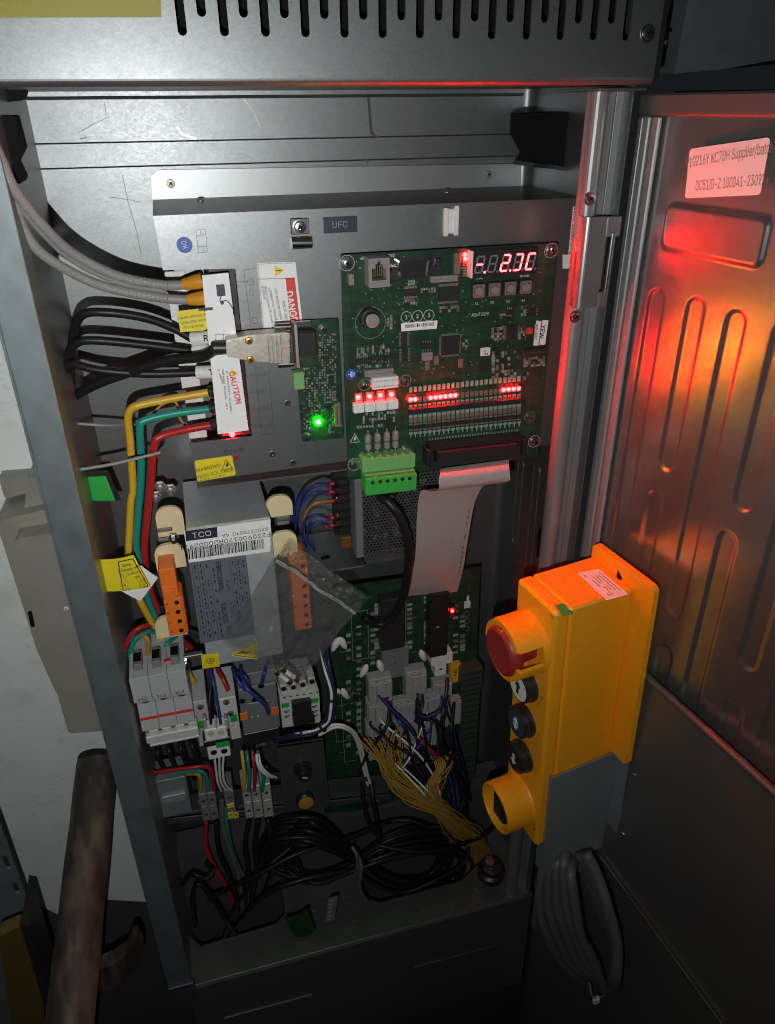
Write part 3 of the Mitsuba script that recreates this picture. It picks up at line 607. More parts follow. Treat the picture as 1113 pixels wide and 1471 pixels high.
# chips
soic(581, 416, 600, 425, 9); soic(631, 413, 659, 432, 14, h=.0025); soic(577, 478, 585, 498, 8, True); soic(577.5, 501, 586, 520, 8, True)
soic(512, 516, 530, 523, 6); soic(728, 469, 743, 488, 9, True); soic(729, 446, 737, 452, 3); soic(760, 444, 770, 454, 3, True); soic(607, 494, 621, 501, 4)
for x in (534, 544, 553): soic(x, 511, x + 7.5, 518, 2)
a, c = E(635, 484, .0022), E(660, 509, .0022); k = MB().box(a[0], c[0], c[1], a[1], .0004, .0022, .0004).build(mb, 'processor', 'chip', BD); p = MB()
for i in range(16):
    t = (i + .5) / 16; u = a[0] + (c[0] - a[0]) * t; w = a[1] + (c[1] - a[1]) * t
    for ww, s in ((a[1], 1), (c[1], -1)): p.box(u - .0002, u + .0002, ww, ww + s * .0013, 0, .0006)
    for uu, s in ((a[0], -1), (c[0], 1)): p.box(uu, uu + s * .0013, w - .0002, w + .0002, 0, .0006)
p.build(k, 'pins', 'solder', BD)
# header strips and small connectors
def conn(x0, y0, x1, y1, h, m='part_grey', name='pin_header', n=8, rows=1, pin='steel', skew=0.0):
    (u0, w0), (u1, w1) = E(x0, y0, h), E(x1, y1, h); dw = 0
    c = ((u0 + u1) / 2, (w0 + w1) / 2); L = u1 - u0; b = MB().box(u0, u1, w1, w0, 0, h, .0004); k = b.build(mb, name, m, BD)
    p = MB(); 
    for r_ in range(rows):
        for i in range(n): 
            u = u0 + L * (i + .5) / n; w = w1 + (w0 - w1) * (r_ + .5) / rows; p.box(u - .0003, u + .0003, w - .0003, w + .0003, h, h + .0012)
    p.build(k, 'pins', pin, BD); return k
conn(619, 397.5, 658, 404, .0035, n=9); conn(535, 544, 572.5, 556.5, .006, m='white_plastic', name='white_connector', n=10, rows=2, pin='dull_steel'); conn(524, 533, 566, 538.5, .003, n=9)
conn(501, 394, 509, 410, .005, m='part_grey', n=1, rows=2); conn(626, 372, 634, 386, .004, m='chip', n=1, rows=3); conn(752, 503, 783, 510, .004, m='chip', n=8)
for x, y in ((614, 526), (627, 518), (662, 522)): pbox(SMD['part_tan'], x - 3, y - 6, x + 3, y + 6, .0015)
MB().box(*E(755, 470)[:1], E(764, 470)[0], E(760, 479)[1], E(760, 470)[1], 0, .002, .0002).build(mb, 'crystal', 'danger_red', BD)
MB().box(E(605, 508)[0], E(620, 508)[0], E(612, 516.5)[1], E(612, 505)[1], 0, .0028, .0004).build(mb, 'inductor', 'part_grey', BD)
# digit display
h = .0085; a, c = E(681, 361, h), E(770, 394, h)
du0, du1, dw0, dw1 = a[0], c[0], c[1], a[1]
disp = f'{mb}__digit_display'
MB().box(du0, du1, dw0, dw1, .0005, h, .0002).build(mb, 'digit_display', 'black_plastic', BD)
MB().box(du0 - .0014, du0 - .0002, dw0, dw1, .0005, h - .0003, .0002).build(disp, 'side_wall', 'white_plastic', BD)
def digit(i, on, dot=False):
    W = (du1 - du0) / 5; u = du0 + W * (i + .47); w = (dw0 + dw1) / 2; hh, hw_ = .0049, .0024; sl = .0010; t = .0011
    seg = {'a': ((-hw_, hh), (hw_, hh)), 'g': ((-hw_, 0), (hw_, 0)), 'd': ((-hw_, -hh), (hw_, -hh)), 'f': ((-hw_, hh), (-hw_, 0)), 'b': ((hw_, hh), (hw_, 0)), 'e': ((-hw_, 0), (-hw_, -hh)), 'c': ((hw_, 0), (hw_, -hh))}
    A, B_ = MB(), MB()
    for s_, (p, q_) in seg.items():
        p, q_ = np.array(p), np.array(q_); v = (q_ - p) / np.linalg.norm(q_ - p) * .0007; sh = lambda z: (u + z[0] + sl * z[1] / hh, w + z[1])
        g = LineString([sh(p + v), sh(q_ - v)]).buffer(t / 2, quad_segs=2); (A if s_ in on else B_).prism(g, h, h + .00025)
    (A if dot else B_).prism(Point(u + hw_ + .0012, w - hh).buffer(.0007), h, h + .00025)
    if A.v: A.build(disp, 'lit_segments', 'red_lens', BD, emit=RED_LED)
    if B_.v: B_.build(disp, 'dark_segments', 'mid_plastic', BD)
digit(0, 'g', True); digit(1, ''); digit(2, 'abged', True); digit(3, 'abcd'); digit(4, 'afed')
# push buttons
for x, y in ((688, 418.5), (710.5, 416.5), (733.5, 414.5), (755.5, 412.8)):
    u, w = E(x, y, .004); s_ = .0047; k = MB().box(u - s_, u + s_, w - s_ * 1.05, w + s_ * 1.05, .0004, .0035, .0004).build(mb, 'push_button', 'chip', BD)
    fr_ = rrect(u - s_ * .86, w - s_ * .9, u + s_ * .86, w + s_ * .9, .0006); MB().prism(fr_.difference(Point(u, w).buffer(.0031)), .0035, .0039).build(k, 'frame', 'part_tan', BD)
    MB().lathe([(.0028, .0035), (.0028, .0046), (.0025, .0050)], 22, (u, w, 0)).build(k, 'cap', 'part_grey', BD, 40)
S = SMD['silk']
def slk(t, x, y, h_, rot=0.0, m='silk', bold=False): u, w = E(x, y); SMD[m].text(t, h_, u, w, 0, rot, bold, depth=.00008)
slk('AS.T029', 689.5, 451.5, .0022, 1); slk('Enter', 754, 395.5, .0022); slk('ESC', 689, 399, .0018); slk('S1', 684.5, 436, .0016); slk('S2', 706.5, 434.2, .0016); slk('S3', 729.5, 433, .0016); slk('S4', 751.5, 431.5, .0016)
slk('JP3', 523.5, 371, .0018); slk('DB2', 562, 367, .0018)
S.prism(sbox(E(564, 369)[0], E(590, 370.3)[1], E(616, 369)[0], E(590, 369.3)[1]), 0, .00008)
# stickers
for q4_, tx in ((((768, 459.5), (775.3, 460), (771, 495), (763.8, 495)), ''), (((777, 458.5), (785.6, 459), (780.5, 494), (772.5, 494)), 'YEW')):
    k = MB().prism(Polygon([E(*p) for p in q4_]), 0.0022, .0025).build(mb, 'paper_strip', 'white_paper', BD)
    u, w = E(sum(p[0] for p in q4_) / 4, sum(p[1] for p in q4_) / 4, .0025)
    if tx: MB().text(tx, .0031, u, w, .0025, -97, True).build(k, 'lettering', 'black_ink', BD)
    else: b = MB(); [b.box(u - .0013 + j * .001, u - .0008 + j * .001, w - .005, w + .006, .0025, .0026) for j in range(3)]; b.build(k, 'lettering', 'grey_ink', BD)
q4_ = [E(*p) for p in ((690, 500), (704, 498.5), (703.5, 510.5), (689.5, 511.5))]; k = MB().prism(Polygon(q4_), 0, .0002).build(mb, 'static_warning_sign', 'silk', BD)
g = [E(*p) for p in ((697, 501), (702, 509.5), (691, 510))]; MB().prism(Polygon(g).buffer(-.0003), .0002, .0003).build(k, 'triangle', 'chip', BD); b = MB(); b.bar((*E(692, 509), .00035), (*E(699, 504), .00035), .0011, .0001); b.bar((*E(699, 504), .00035), (*E(698, 508), .00035), .0009, .0001); b.build(k, 'hand', 'silk', BD)
u, w = E(504, 537.5); k = MB().prism(Point(u, w).buffer(.0036), 0, .0002).build(mb, 'round_sticker', 'sticker_blue', BD); b = MB(); b.bar((u - .002, w, .00025), (u + .002, w, .00025), .0005, .0001); b.bar((u, w - .002, .00025), (u, w + .002, .00025), .0005, .0001); b.prism(Point(u + .001, w).buffer(.0016).difference(Point(u + .001, w).buffer(.0012)), .0002, .0003); b.build(k, 'mark', 'silk', BD)
# lamps: each one a lens of its own
def lamp(parent, fr, x, y, r, em, name='lamp', h=.0019):
    u, w = fr.q(x, y, h); return MB().lathe([(r, .0006), (r * .95, h * .75), (r * .75, h * .95), (r * .3, h)], 12, (u, w, 0)).build(parent, name, 'red_lens', fr, True, emit=em)
def led_base(x, y, r): u, w = E(x, y, .0008); SMD['part_tan'].box(u - r, u + r, w - r * 1.3, w + r * 1.3, 0, .00085, .0002)
for x, y in ((514.8, 571.4), (531, 570), (546.6, 568.5), (562.5, 567.3)): led_base(x, y, .0026); lamp(mb, BD, x, y, .0017, RED_LED)
ROW = [(590, 574.6), (596.8, 574), (618.8, 572), (626, 571.4), (633, 570.6), (640, 569.8), (647.4, 569), (654.3, 568.2), (724, 560.6), (731, 559.8), (738.2, 559.2), (745.5, 558.5)]
for x, y in ROW: led_base(x, y, .0016); lamp(mb, BD, x, y, .00155, RED_LED)
for x, y in ((668, 366.2), (668.5, 372.2)): led_base(x, y, .0016); lamp(mb, BD, x, y, .0014, RED_LED)
a, c = E(653, 364, .003), E(661, 394, .003); MB().box(a[0], c[0], c[1], a[1], 0, .003, .0003).build(mb, 'lamp_block', 'part_tan', BD)
for i in range(6):
    x, y = 669, 378 + i * 3.6; pbox(SMD['part_tan'], x - 4, y - 1.2, x + 4, y + 1.2, .0012)
for x, y in ((523.7, 552.8), (582, 547), (761, 599)):
    u, w = E(x, y); ring(SMD['silk_dim'], x, y, .0042); screw(mb, BD, u, w, .0027, 0, h=.0026)
for j, (x0, y0) in enumerate(((508, 581.5), (524.5, 579.8), (540.7, 578), (557, 576))):
    a, c = E(x0, y0, .0055), E(x0 + 15.3, y0 + 11.5, .0055); MB().box(a[0], c[0], c[1], a[1], .0003, .0055, .0004).build(mb, 'white_relay', 'white_plastic', BD)
for x, y0, y1 in ((528.5, 622, 648.5), (542, 620.5, 647), (555.5, 619, 646), (568, 617, 645)):
    (u, w0), (_, w1) = E(x, y0, .004), E(x, y1, .004); r = .0023
    k = MB().lathe([(.0004, -.002), (.0004, .001), (r * .7, .0012), (r, .0025), (r, w0 - w1 - .0025), (r * .7, w0 - w1 - .001), (.0004, w0 - w1 - .0008), (.0004, w0 - w1 + .002)], 16, (u, w1, .0038), (0, 1, 0)).build(mb, 'glass_fuse', 'part_grey', BD, 40)
    wm = w1 + (w0 - w1) * .45; MB().lathe([(r + .0001, 0), (r + .0001, .0007)], 16, (u, wm, .0038), (0, 1, 0)).build(k, 'band', 'black_ink', BD, 40)
# the repeated columns under the lamp row
for i in range(24):
    t = i / 23; x = 590 + (745.5 - 590) * t; y = 574.6 + (558.5 - 574.6) * t; lit = any(abs(x - a_) < 3 for a_, _ in ROW)
    pbox(SMD['silk_dim'], x - 2, y - 18, x + 2, y - 11, .0006, 0)
    if not lit: pbox(SMD['part_tan'], x - 2.4, y - 3, x + 2.4, y + 3, .0007); pbox(SMD['solder'], x - 2, y + 3, x + 2, y + 4.2, .0006, 0)
    pbox(SMD['silk_dim'], x - 2.2, y + 8, x + 2.2, y + 9.2, .0005, 0); pbox(SMD['part_tan'], x - 2.2, y + 9.6, x - .6, y + 13, .0006, 0); pbox(SMD['part_tan'], x + .6, y + 9.6, x + 2.2, y + 13, .0006, 0)
    for (ya, yb, m_, h_) in ((22, 26, 'silk_dim', .0003), (26.5, 30.5, 'part_tan', .0007), (31.5, 33, 'part_tan', .0006), (35, 36.5, 'part_tan', .0007), (37.2, 42.5, 'chip', .0011), (43, 44.5, 'part_tan', .0007), (47, 49.5, 'silk_dim', .0004)):
        pbox(SMD[m_], x - 2.5, y + ya, x + 2.5, y + yb, h_, 0)
    pbox(SMD['silk_dim'], x - .7, y + 49.5, x + .7, y + 54, .0003, 0)
a, c = E(588, 591, .003), E(753, 575, .003); b = MB(); b.bar((*E(588, 592, .003), .0015), (*E(753, 575.5, .003), .0015), .0032, .003, (0, 0, 1)); b.build(mb, 'opto_strip', 'chip', BD)
# small parts spread over the free areas in rows
def rows(x0, y0, x1, y1, nx, ny, kinds=('part_tan', 'part_grey', 'chip', 'silk_dim'), fill=.8, slant=-.07):
    sx, sy = (x1 - x0) / nx, (y1 - y0) / ny
    for i in range(nx):
        for j in range(ny):
            if rng.random() > fill: continue
            x = x0 + (i + .5) * sx; y = y0 + (j + .5) * sy + (x - x0) * slant; m_ = rng.choice(kinds); k_ = rng.uniform(.3, .42)
            pbox(SMD[m_], x - sx * k_, y - sy * k_, x + sx * k_, y + sy * k_, rng.uniform(.0005, .0012), 0)
            if rng.random() < .6: pbox(SMD['solder'], x - sx * k_, y - sy * k_ - .6, x + sx * k_, y - sy * k_, .0004, 0)
rows(582, 403, 600, 411, 5, 2); rows(604, 414, 626, 422, 6, 2); rows(581, 430, 600, 439, 5, 2); rows(631, 440, 660, 450, 7, 2); rows(555, 452, 564, 474, 2, 5); rows(512, 500, 530, 512, 6, 3); rows(534, 497, 560, 508, 7, 2); rows(513, 526, 560, 530, 9, 1)
rows(718, 447, 727, 462, 2, 4); rows(706, 471, 725, 490, 5, 5); rows(745, 471, 754, 488, 3, 4); rows(706, 505, 717, 545, 2, 10); rows(720, 505, 742, 545, 5, 9, fill=.55); rows(752, 514, 783, 528, 9, 4); rows(516, 594, 568, 610, 12, 4, ('part_tan', 'chip', 'silk_dim')); rows(512, 612, 572, 616, 14, 1); rows(748, 440, 760, 455, 3, 3); rows(752, 535, 760, 552, 2, 3); rows(664, 488, 672, 500, 2, 3)
for _ in range(150):
    x, y = rng.uniform(505, 780), rng.uniform(372, 555); y -= (x - 505) * .05; u, w = E(x, y); SMD['solder' if rng.random() < .5 else 'silk_dim'].prism(Point(u, w).buffer(.00045, quad_segs=2), 0, .0001)
for x, y, s_ in ((509.5, 629, 14), (579, 647, 14)):
    g = Polygon([E(x, y - s_ / 2), E(x - s_ / 2, y + s_ / 2), E(x + s_ / 2, y + s_ / 2 - 1)]); S.prism(g.difference(g.buffer(-.0003)), 0, .00008)
    g = Polygon([E(x + dx_, y + dy) for dx_, dy in ((.5, -3), (-2, 2), (0, 2), (-1, 5.5), (2.5, .5), (.6, .5), (2, -3))]); S.prism(g, 0, .00008)
# ribbon header and the green terminal
(u0, w0), (u1, w1) = E(617, 640, .008), E(749, 626, .008); hb0 = w0 - .0215
RH = BD.sub(u0, w0, 0, math.degrees(math.atan2(w1 - w0, u1 - u0))); LW = math.hypot(u1 - u0, w1 - w0)
hd = f'{mb}__ribbon_header'
MB().prism(sbox(0, -.0165, LW, 0).difference(sbox(.003, -.0125, LW - .003, -.0035)), 0, .009).build(mb, 'ribbon_header', 'black_plastic', RH)
MB().box(.0045, LW - .0045, -.0122, -.0038, .003, .0125, .0006).build(hd, 'ribbon_plug', 'black_plastic', RH)
for u in (-.0028, LW + .0004): MB().box(u, u + .0024, -.015, -.002, .0005, .0115, .0006).build(hd, 'latch', 'black_plastic', RH)
b = MB(); [b.box(.002 + i * .0022, .003 + i * .0022, .0006, .0021, 0, .0006) for i in range(int(LW / .0022))]; b.build(hd, 'pins', 'solder', RH)
(u0, w0), (u1, w1) = E(520, 660, .010), E(597, 652, .010); GT = BD.sub(u0, w0, 0, math.degrees(math.atan2(w1 - w0, u1 - u0))); LG = math.hypot(u1 - u0, w1 - w0)
gt = f'{mb}__terminal_header'
MB().box(0, LG, -.0105, 0, 0, .010, .0004).build(mb, 'terminal_header', 'terminal_pale', GT)
b = MB(); [b.box(.001 + i * LG / 7, .0035 + i * LG / 7, -.0005, .0012, 0, .009, .0003) for i in range(7)]; b.build(gt, 'ribs', 'terminal_pale', GT)
tp = thing('green_terminal_plug', 'bright green six way screw terminal plug below the main board', 'terminal plug')
MB().box(.001, LG - .0005, -.0255, -.0122, .0015, .0165, .0006).build(tp, 'body', 'terminal_green', GT)
MB().box(.0012, LG - .0008, -.0120, -.0108, .003, .013, .0004).build(tp, 'shoulder', 'terminal_pale', GT)
for i in range(6):
    u = .006 + i * (LG - .012) / 5; MB().lathe([(.0013, 0), (.0013, .0002)], 12, (u, -.0155, .0165)).build(tp, 'screw_hole', 'black_matt', GT)
    MB().box(u - .0016, u + .0016, -.0262, -.0255, .004, .011).build(tp, 'wire_entry', 'black_matt', GT)
for u in (.008, LG - .009): MB().box(u - .0005, u + .0005, -.0125, -.008, .0165, .0175).build(tp, 'lug', 'terminal_pale', GT)
for m_, b in SMD.items():
    if b.v: b.build(mb, {'part_grey': 'capacitors', 'part_tan': 'resistors', 'chip': 'transistors', 'solder': 'solder_joints', 'silk': 'printed_marks', 'silk_dim': 'printed_outlines'}[m_], m_, BD, stuff=True)

# ------------------------------------------------------------------ the small encoder board beside it
EB = front(0.004)
eb = thing('encoder_board', 'narrow green circuit board with a bright green lamp, left of the main board', 'circuit board')
ep = [EB.q(*p) for p in ((427, 462), (486, 458), (494, 629), (434, 635), (428, 560), (424, 560), (424, 535))]
MB().prism(Polygon(ep).buffer(-.0008).buffer(.0008), -.0016, 0).build(eb, 'board', 'board_green', EB)
for x, y in ((464, 472.5), (440.5, 627)):
    u, w = EB.q(x, y); screw(eb, EB, u, w, .0026, 0, washer=.0034)
ES = {k: MB() for k in ('part_tan', 'chip', 'solder', 'part_grey')}
for i in range(13):
    for j in range(40):
        x, y = 436 + i * 3.7, 482 + j * 3.6 - i * .2
        if (x < 458 and y < 526) or (444 < x < 470 and 590 < y < 622) or x > 478 and y > 575 or rng.random() > .72: continue
        m_ = rng.choice(('part_tan', 'part_grey', 'chip', 'solder', 'part_grey')); hh = rng.uniform(.0004, .0011); a, c = EB.q(x, y, hh), EB.q(x + rng.uniform(1.4, 3.0), y + rng.uniform(1.2, 2.6), hh); ES[m_].box(a[0], c[0], c[1], a[1], 0, hh)
for m_, b in ES.items(): b.build(eb, {'part_grey': 'capacitors', 'part_tan': 'resistors', 'chip': 'transistors', 'solder': 'solder_joints'}[m_], m_, EB, stuff=True)
for x0, y0, x1, y1 in ((471, 505, 478, 516), (473, 543, 480, 553), (445, 530, 449, 538), (437, 588, 445, 593), (468, 585, 476, 590)):
    a, c = EB.q(x0, y0, .002), EB.q(x1, y1, .002); MB().box(a[0], c[0], c[1], a[1], 0, .002, .0002).build(eb, 'chip', 'chip', EB)
a, c = EB.q(421, 536, .007), EB.q(438, 559, .007); MB().box(a[0], c[0], c[1], a[1], 0, .007, .0004).build(eb, 'green_connector', 'terminal_pale', EB)
a, c = EB.q(480, 580, .004), EB.q(491, 613, .004); MB().box(a[0], c[0], c[1], a[1], 0, .004, .0003).build(eb, 'white_header', 'part_tan', EB)
b = MB(); [b.box(a[0] + .0012 + i * .0022, a[0] + .002 + i * .0022, a[1] - .002 - j * .0018, a[1] - .001 - j * .0018, .004, .0048) for i in range(2) for j in range(8)]; b.build(f'{eb}__white_header', 'pins', 'steel', EB)
lamp(eb, EB, 457.5, 607.5, .0019, GREEN_LED, 'green_lamp', .0025)
(u0, w0), (u1, w1) = EB.q(428, 478, .0115), EB.q(455, 513, .0115)
MB().box(u0, u1, w1, w0, 0, .0115, .0005).build(eb, 'serial_socket', 'black_plastic', EB); es = f'{eb}__serial_socket'
MB().box(u0 - .0025, u0 - .0002, w1 - .006, w0 + .0055, 0, .0118, .0003).build(es, 'flange', 'dull_steel', EB)
for s in (w0 + .0015, w1 - .0042): MB().box(u0, u0 + .010, s, s + .0030, 0, .0035, .0002).build(es, 'bracket', 'steel', EB)
# serial plug with its metal hood
sp = thing('serial_plug', 'metal hooded serial plug with a black cable, plugged into the encoder board', 'plug')
SP = EB.sub(*EB.q(378, 503, .013), .0, 0)
hp = [tuple(np.array(EB.q(x, y, .015)) - np.array(EB.q(378, 503, .013))) for x, y in ((325, 490), (358, 483), (411, 479), (417, 480), (417, 523), (410, 524), (360, 520), (326, 514))]
HP = Polygon(hp).buffer(-.0012).buffer(.0012)
MB().prism(HP, .0015, .0125).prism(HP.buffer(-.0008), .0125, .0132).build(sp, 'hood', 'cast_nickel', SP)
b = MB()
for i in range(4):
    u = hp[1][0] + .011 + i * .0026; b.box(u, u + .0012, hp[4][1] + .0012, hp[2][1] - .0012, .0128, .0139, .0003)
b.build(f'{sp}__hood', 'grip_ribs', 'cast_nickel', SP)
for x, y in ((358, 490.5), (360, 517.5)):
    z = np.array(EB.q(x, y, .015)) - np.array(EB.q(378, 503, .013)); screw(sp, SP, z[0], z[1], .0024, .0132, m='brass')
for s, yy in ((1, hp[2][1] + .0022), (-1, hp[4][1] - .0022)):
    MB().cyl((hp[2][0] - .006, yy, .007), (hp[2][0] + .0045, yy, .007), .0023, 12, bev=.0004).build(sp, 'thumb_screw', 'steel', SP, 40)
MB().box(hp[2][0] + .0005, hp[2][0] + .004, hp[4][1] + .0005, hp[2][1] - .0005, .0025, .0118, .0004).build(sp, 'shell', 'steel', SP)
b = MB(); [b.lathe([(.0012, 0), (.0012, .0006), (.0006, .001)], 10, (hp[2][0] + .0022, hp[2][1] - .0055 - i * .0034, .0118)) for i in range(3)]; b.build(f'{sp}__shell', 'dimples', 'steel', SP, 40)
MB().cyl((hp[0][0] - .009, hp[0][1] - .006, .007), (hp[0][0] + .002, hp[0][1] - .006, .007), .0044, 14, bev=.001).build(sp, 'strain_relief', 'black_plastic', SP, 40)
z0 = SP.pt(hp[0][0] - .006, hp[0][1] - .006, .007)
MB().tube([z0, at(290, 512, .004), at(240, 518, .012), at(190, 533, .02), at(140, 551, .03), at(105, 570, .05), at(60, 600, .08)], .0034, 10).build(sp, 'cable', 'wire_black', WORLD, True)

# ------------------------------------------------------------------ wires at the drive terminals
g_ = 'cables into the amber ferrules'
for i, (pts, f0, f1) in enumerate((([(-12, 200, -.03), (2, 232, -.026), (22, 274, -.02), (65, 328, -.008), (109, 367, .004), (174, 398, .014), (240, 410, .02), (262, 409, .021)], (262, 409), (291, 403)), ([(-10, 215, -.02), (4, 250, -.018), (22, 296, -.014), (33, 328, -.008), (61, 365, 0), (120, 400, .012), (174, 418, .018), (240, 429, .022), (269, 431, .022)], (269, 431), (297, 428)))):
    k = wire('grey_flexible_cable', ('upper' if i == 0 else 'lower') + ' of the two pale grey flexible cables ending in an amber ferrule', 'wire_grey', path(*pts[-2:]), .0029, 'cable', k=10, n=10)
    R_ = resample(path(*pts), 44); MB().tube(R_, .0029 * (1 + .05 * np.sin(np.arange(len(R_)) * 1.57)), 10, raw=True).build(k, 'corrugated_sheath', 'wire_grey', WORLD, True)
    P0, P1 = at(*f0, .021), at(*f1, .019); d_ = P1 - P0
    MB().lathe([(.0031, 0), (.0036, .002), (.0046, np.linalg.norm(d_) * .7), (.0046, np.linalg.norm(d_))], 16, P0, d_).build(k, 'ferrule', 'ferrule_amber', WORLD, 40)
    if i == 0: MB().tube(path(*[(x - 2, y + 7, Y + .004) for x, y, Y in pts[:-1]]), .0024, 8, 10).build(k, 'second_strand', 'wire_grey', WORLD, True)
for nm, pts, sl in (('uppermost', [(278, 488, .024), (246, 470, .024), (205, 456, .022), (155, 449, .02), (121, 451, .022), (108, 470, .03), (103, 500, .04), (103, 560, .05), (113, 650, .06), (124, 730, .07), (136, 800, .08)], ('R', 275, 487, 306, 484)), ('middle', [(282, 505, .026), (212, 496, .024), (137, 489, .022), (110, 493, .024), (97, 512, .032), (95, 545, .04), (102, 620, .05), (116, 720, .06), (128, 800, .07)], ('S', 278, 506, 306, 504)), ('lowest', [(285, 535, .022), (212, 537, .02), (144, 532, .02), (103, 523, .024), (91, 535, .03), (94, 580, .04), (107, 660, .05), (122, 760, .06)], ('T', 283, 535, 313, 534))):
    k = wire('black_power_cable', nm + ' of the three thick black power cables with white letter sleeves', 'wire_black', path(*pts), .0027, 'cable', k=10, n=10)
    s_, x0, y0, x1, y1 = sl; P0, P1 = at(x0, y0, .022), at(x1, y1, .018)
    MB().cyl(P0, P1, .0043, 16).build(k, 'letter_sleeve', 'white_plastic', WORLD, 40)
    if s_ != 'S':
        fr = front(.0145); u, w = fr.q((x0 + x1) / 2 + 5, (y0 + y1) / 2); MB().text(s_, .0036, u, w, 0, 0, True, depth=.0008).build(k, 'letter', 'black_ink', fr)
for nm, m_, pts, sl in (('yellow', 'wire_yellow', [(304, 563, .012), (250, 572, .012), (204, 581, .01), (188, 588, .01), (184, 604, .012), (187, 634, .015), (191, 700, .02), (188, 720, .02), (186, 760, .02), (185, 800, .02), (192, 840, .02), (206, 872, .02), (231, 915, .03), (255, 945, .03), (278, 980, .035)], (300, 563, 318, 560)),
                       ('teal', 'wire_teal', [(304, 587, .012), (250, 594, .01), (208, 604, .008), (201, 616, .008), (203, 664, .012), (201, 710, .016), (198, 745, .018), (197, 795, .022), (214, 865, .026), (236, 905, .03), (270, 938, .035)], (302, 587, 322, 583)),
                       ('red', 'wire_red', [(308, 610, .012), (268, 617, .01), (231, 627, .006), (221, 642, .006), (216, 700, .012), (211, 742, .016), (208, 796, .022), (217, 850, .03), (240, 900, .035), (275, 932, .04)], (304, 611, 320, 608))):
    k = wire('motor_wire', f'thick {nm} wire from the drive terminals bending down past the transformer', m_, path(*pts), .0026, 'wire', k=10, n=10)
    MB().cyl(at(sl[0], sl[1], .012), at(sl[2], sl[3], .010), .0038, 14, bev=.0006).build(k, 'end_sleeve', 'black_plastic', WORLD, 40)
wire('thin_wire', 'thin amber wire looping behind the teal and red motor wires', 'wire_amber', path((216, 600, .03), (232, 582, .03), (252, 578, .03), (258, 600, .03), (268, 613, .03)), .0009)
wire('cable_tie', 'thin pale cable tie crossing the motor wires at the lower left', 'wire_grey', path((104, 676, .0), (160, 667, -.002), (222, 652, .0), (231, 650, .014), (225, 656, .03)), .0011, 'cable tie', n=6)
wire('cable_tie', 'thin pale cable tie lying across the back panel above the other tie', 'wire_grey', path((93, 607, .03), (150, 611, .03), (195, 610, .05)), .0010, 'cable tie', n=6)
def sheet(parent, pts, m, fr, bend=0.0, th=.00025, own=False, name='sheet'):
    """a paper quad, gently curled"""
    P = [np.array(fr.q(*p)) for p in pts]; n = 10; V, F_ = [], []
    for j in range(n + 1):
        for i in range(n + 1):
            s, t = i / n, j / n; z = (P[0] * (1 - s) + P[1] * s) * (1 - t) + (P[3] * (1 - s) + P[2] * s) * t
            V.append([z[0], z[1], bend * math.sin(s * 2.4) + bend * .5 * math.sin(t * 2)])
    V = np.array(V); V2 = V - [0, 0, th]; N = len(V)
    for j in range(n):
        for i in range(n):
            a = j * (n + 1) + i; F_ += [(a, a + n + 1, a + n + 2), (a, a + n + 2, a + 1), (N + a, N + a + n + 2, N + a + n + 1), (N + a, N + a + 1, N + a + n + 2)]
    return MB().add(np.vstack([V, V2]), F_).build(parent, name, m, fr, True, own=own)
tg = thing('yellow_tag', 'small yellow paper tag with cut corners hanging below the amber ferrules', 'tag'); TGF = front(.006)
MB().prism(Polygon([TGF.q(*p) for p in ((254, 447), (287, 443), (298, 450), (301, 470), (292, 475), (259, 477))]), 0, .0004).build(tg, 'paper', 'label_yellow', TGF)
b = MB()
for s_, x, y in (('Please remove the', 277, 454), ('label after wiring', 279, 461), ('this terminal', 278, 468.5)): u, w = TGF.q(x, y); b.text(s_, .0018, u, w, .0004, 4, stretch=.85)
b.build(tg, 'lettering', 'black_ink', TGF)
gt2 = thing('green_tag', 'green adhesive tag on a dark strip at the left edge of the cabinet', 'tag'); GF = front(.02)
sheet(gt2, ((113, 685), (152, 683), (166, 718), (124, 719)), 'tag_green', GF, .001, name='paper'); MB().prism(Polygon([GF.q(*p) for p in ((108, 682), (155, 679), (173, 720), (118, 722))]), -.004, -.0015).build(gt2, 'backing', 'black_plastic', GF)
b = MB()
for i in range(9):
    u, w = GF.q(154 + i * .9, 690 + i * 3, 0); b.box(u - .002, u + rng.uniform(-.001, .001), w - .0003, w + .0002, .0012, .0013)
b.build(gt2, 'lettering', 'silk_dim', GF)
nt = thing('note_tag', 'folded yellow note with a black frame wrapped round the motor wires', 'tag'); NF = front(-.004)
sheet(nt, ((144, 804), (192, 795), (216, 839), (153, 848)), 'label_yellow', NF, .003, name='paper')
b = MB(); fr4 = [np.array(NF.q(*p)) for p in ((170, 803), (191, 798.5), (213, 838), (177, 843.5))]
for i in range(4): b.bar((*fr4[i], .0040), (*fr4[(i + 1) % 4], .0040), .0006, .0002)
for i, s_ in enumerate(('Note', '1.Power off', '2.Confirm', '3.Locate', '4.No unlock', '5.Mount it')): u, w = NF.q(182 + i * 2.8, 807 + i * 6.2); b.text(s_, .0026, u, w, .0042, 8, stretch=.72)
b.build(nt, 'lettering', 'black_ink', NF)
wd = thing('white_tag', 'blank white paper square behind the folded yellow note', 'tag'); sheet(wd, ((202, 812), (227, 829), (202, 862), (170, 846)), 'white_paper', front(.002), .001, own=True)

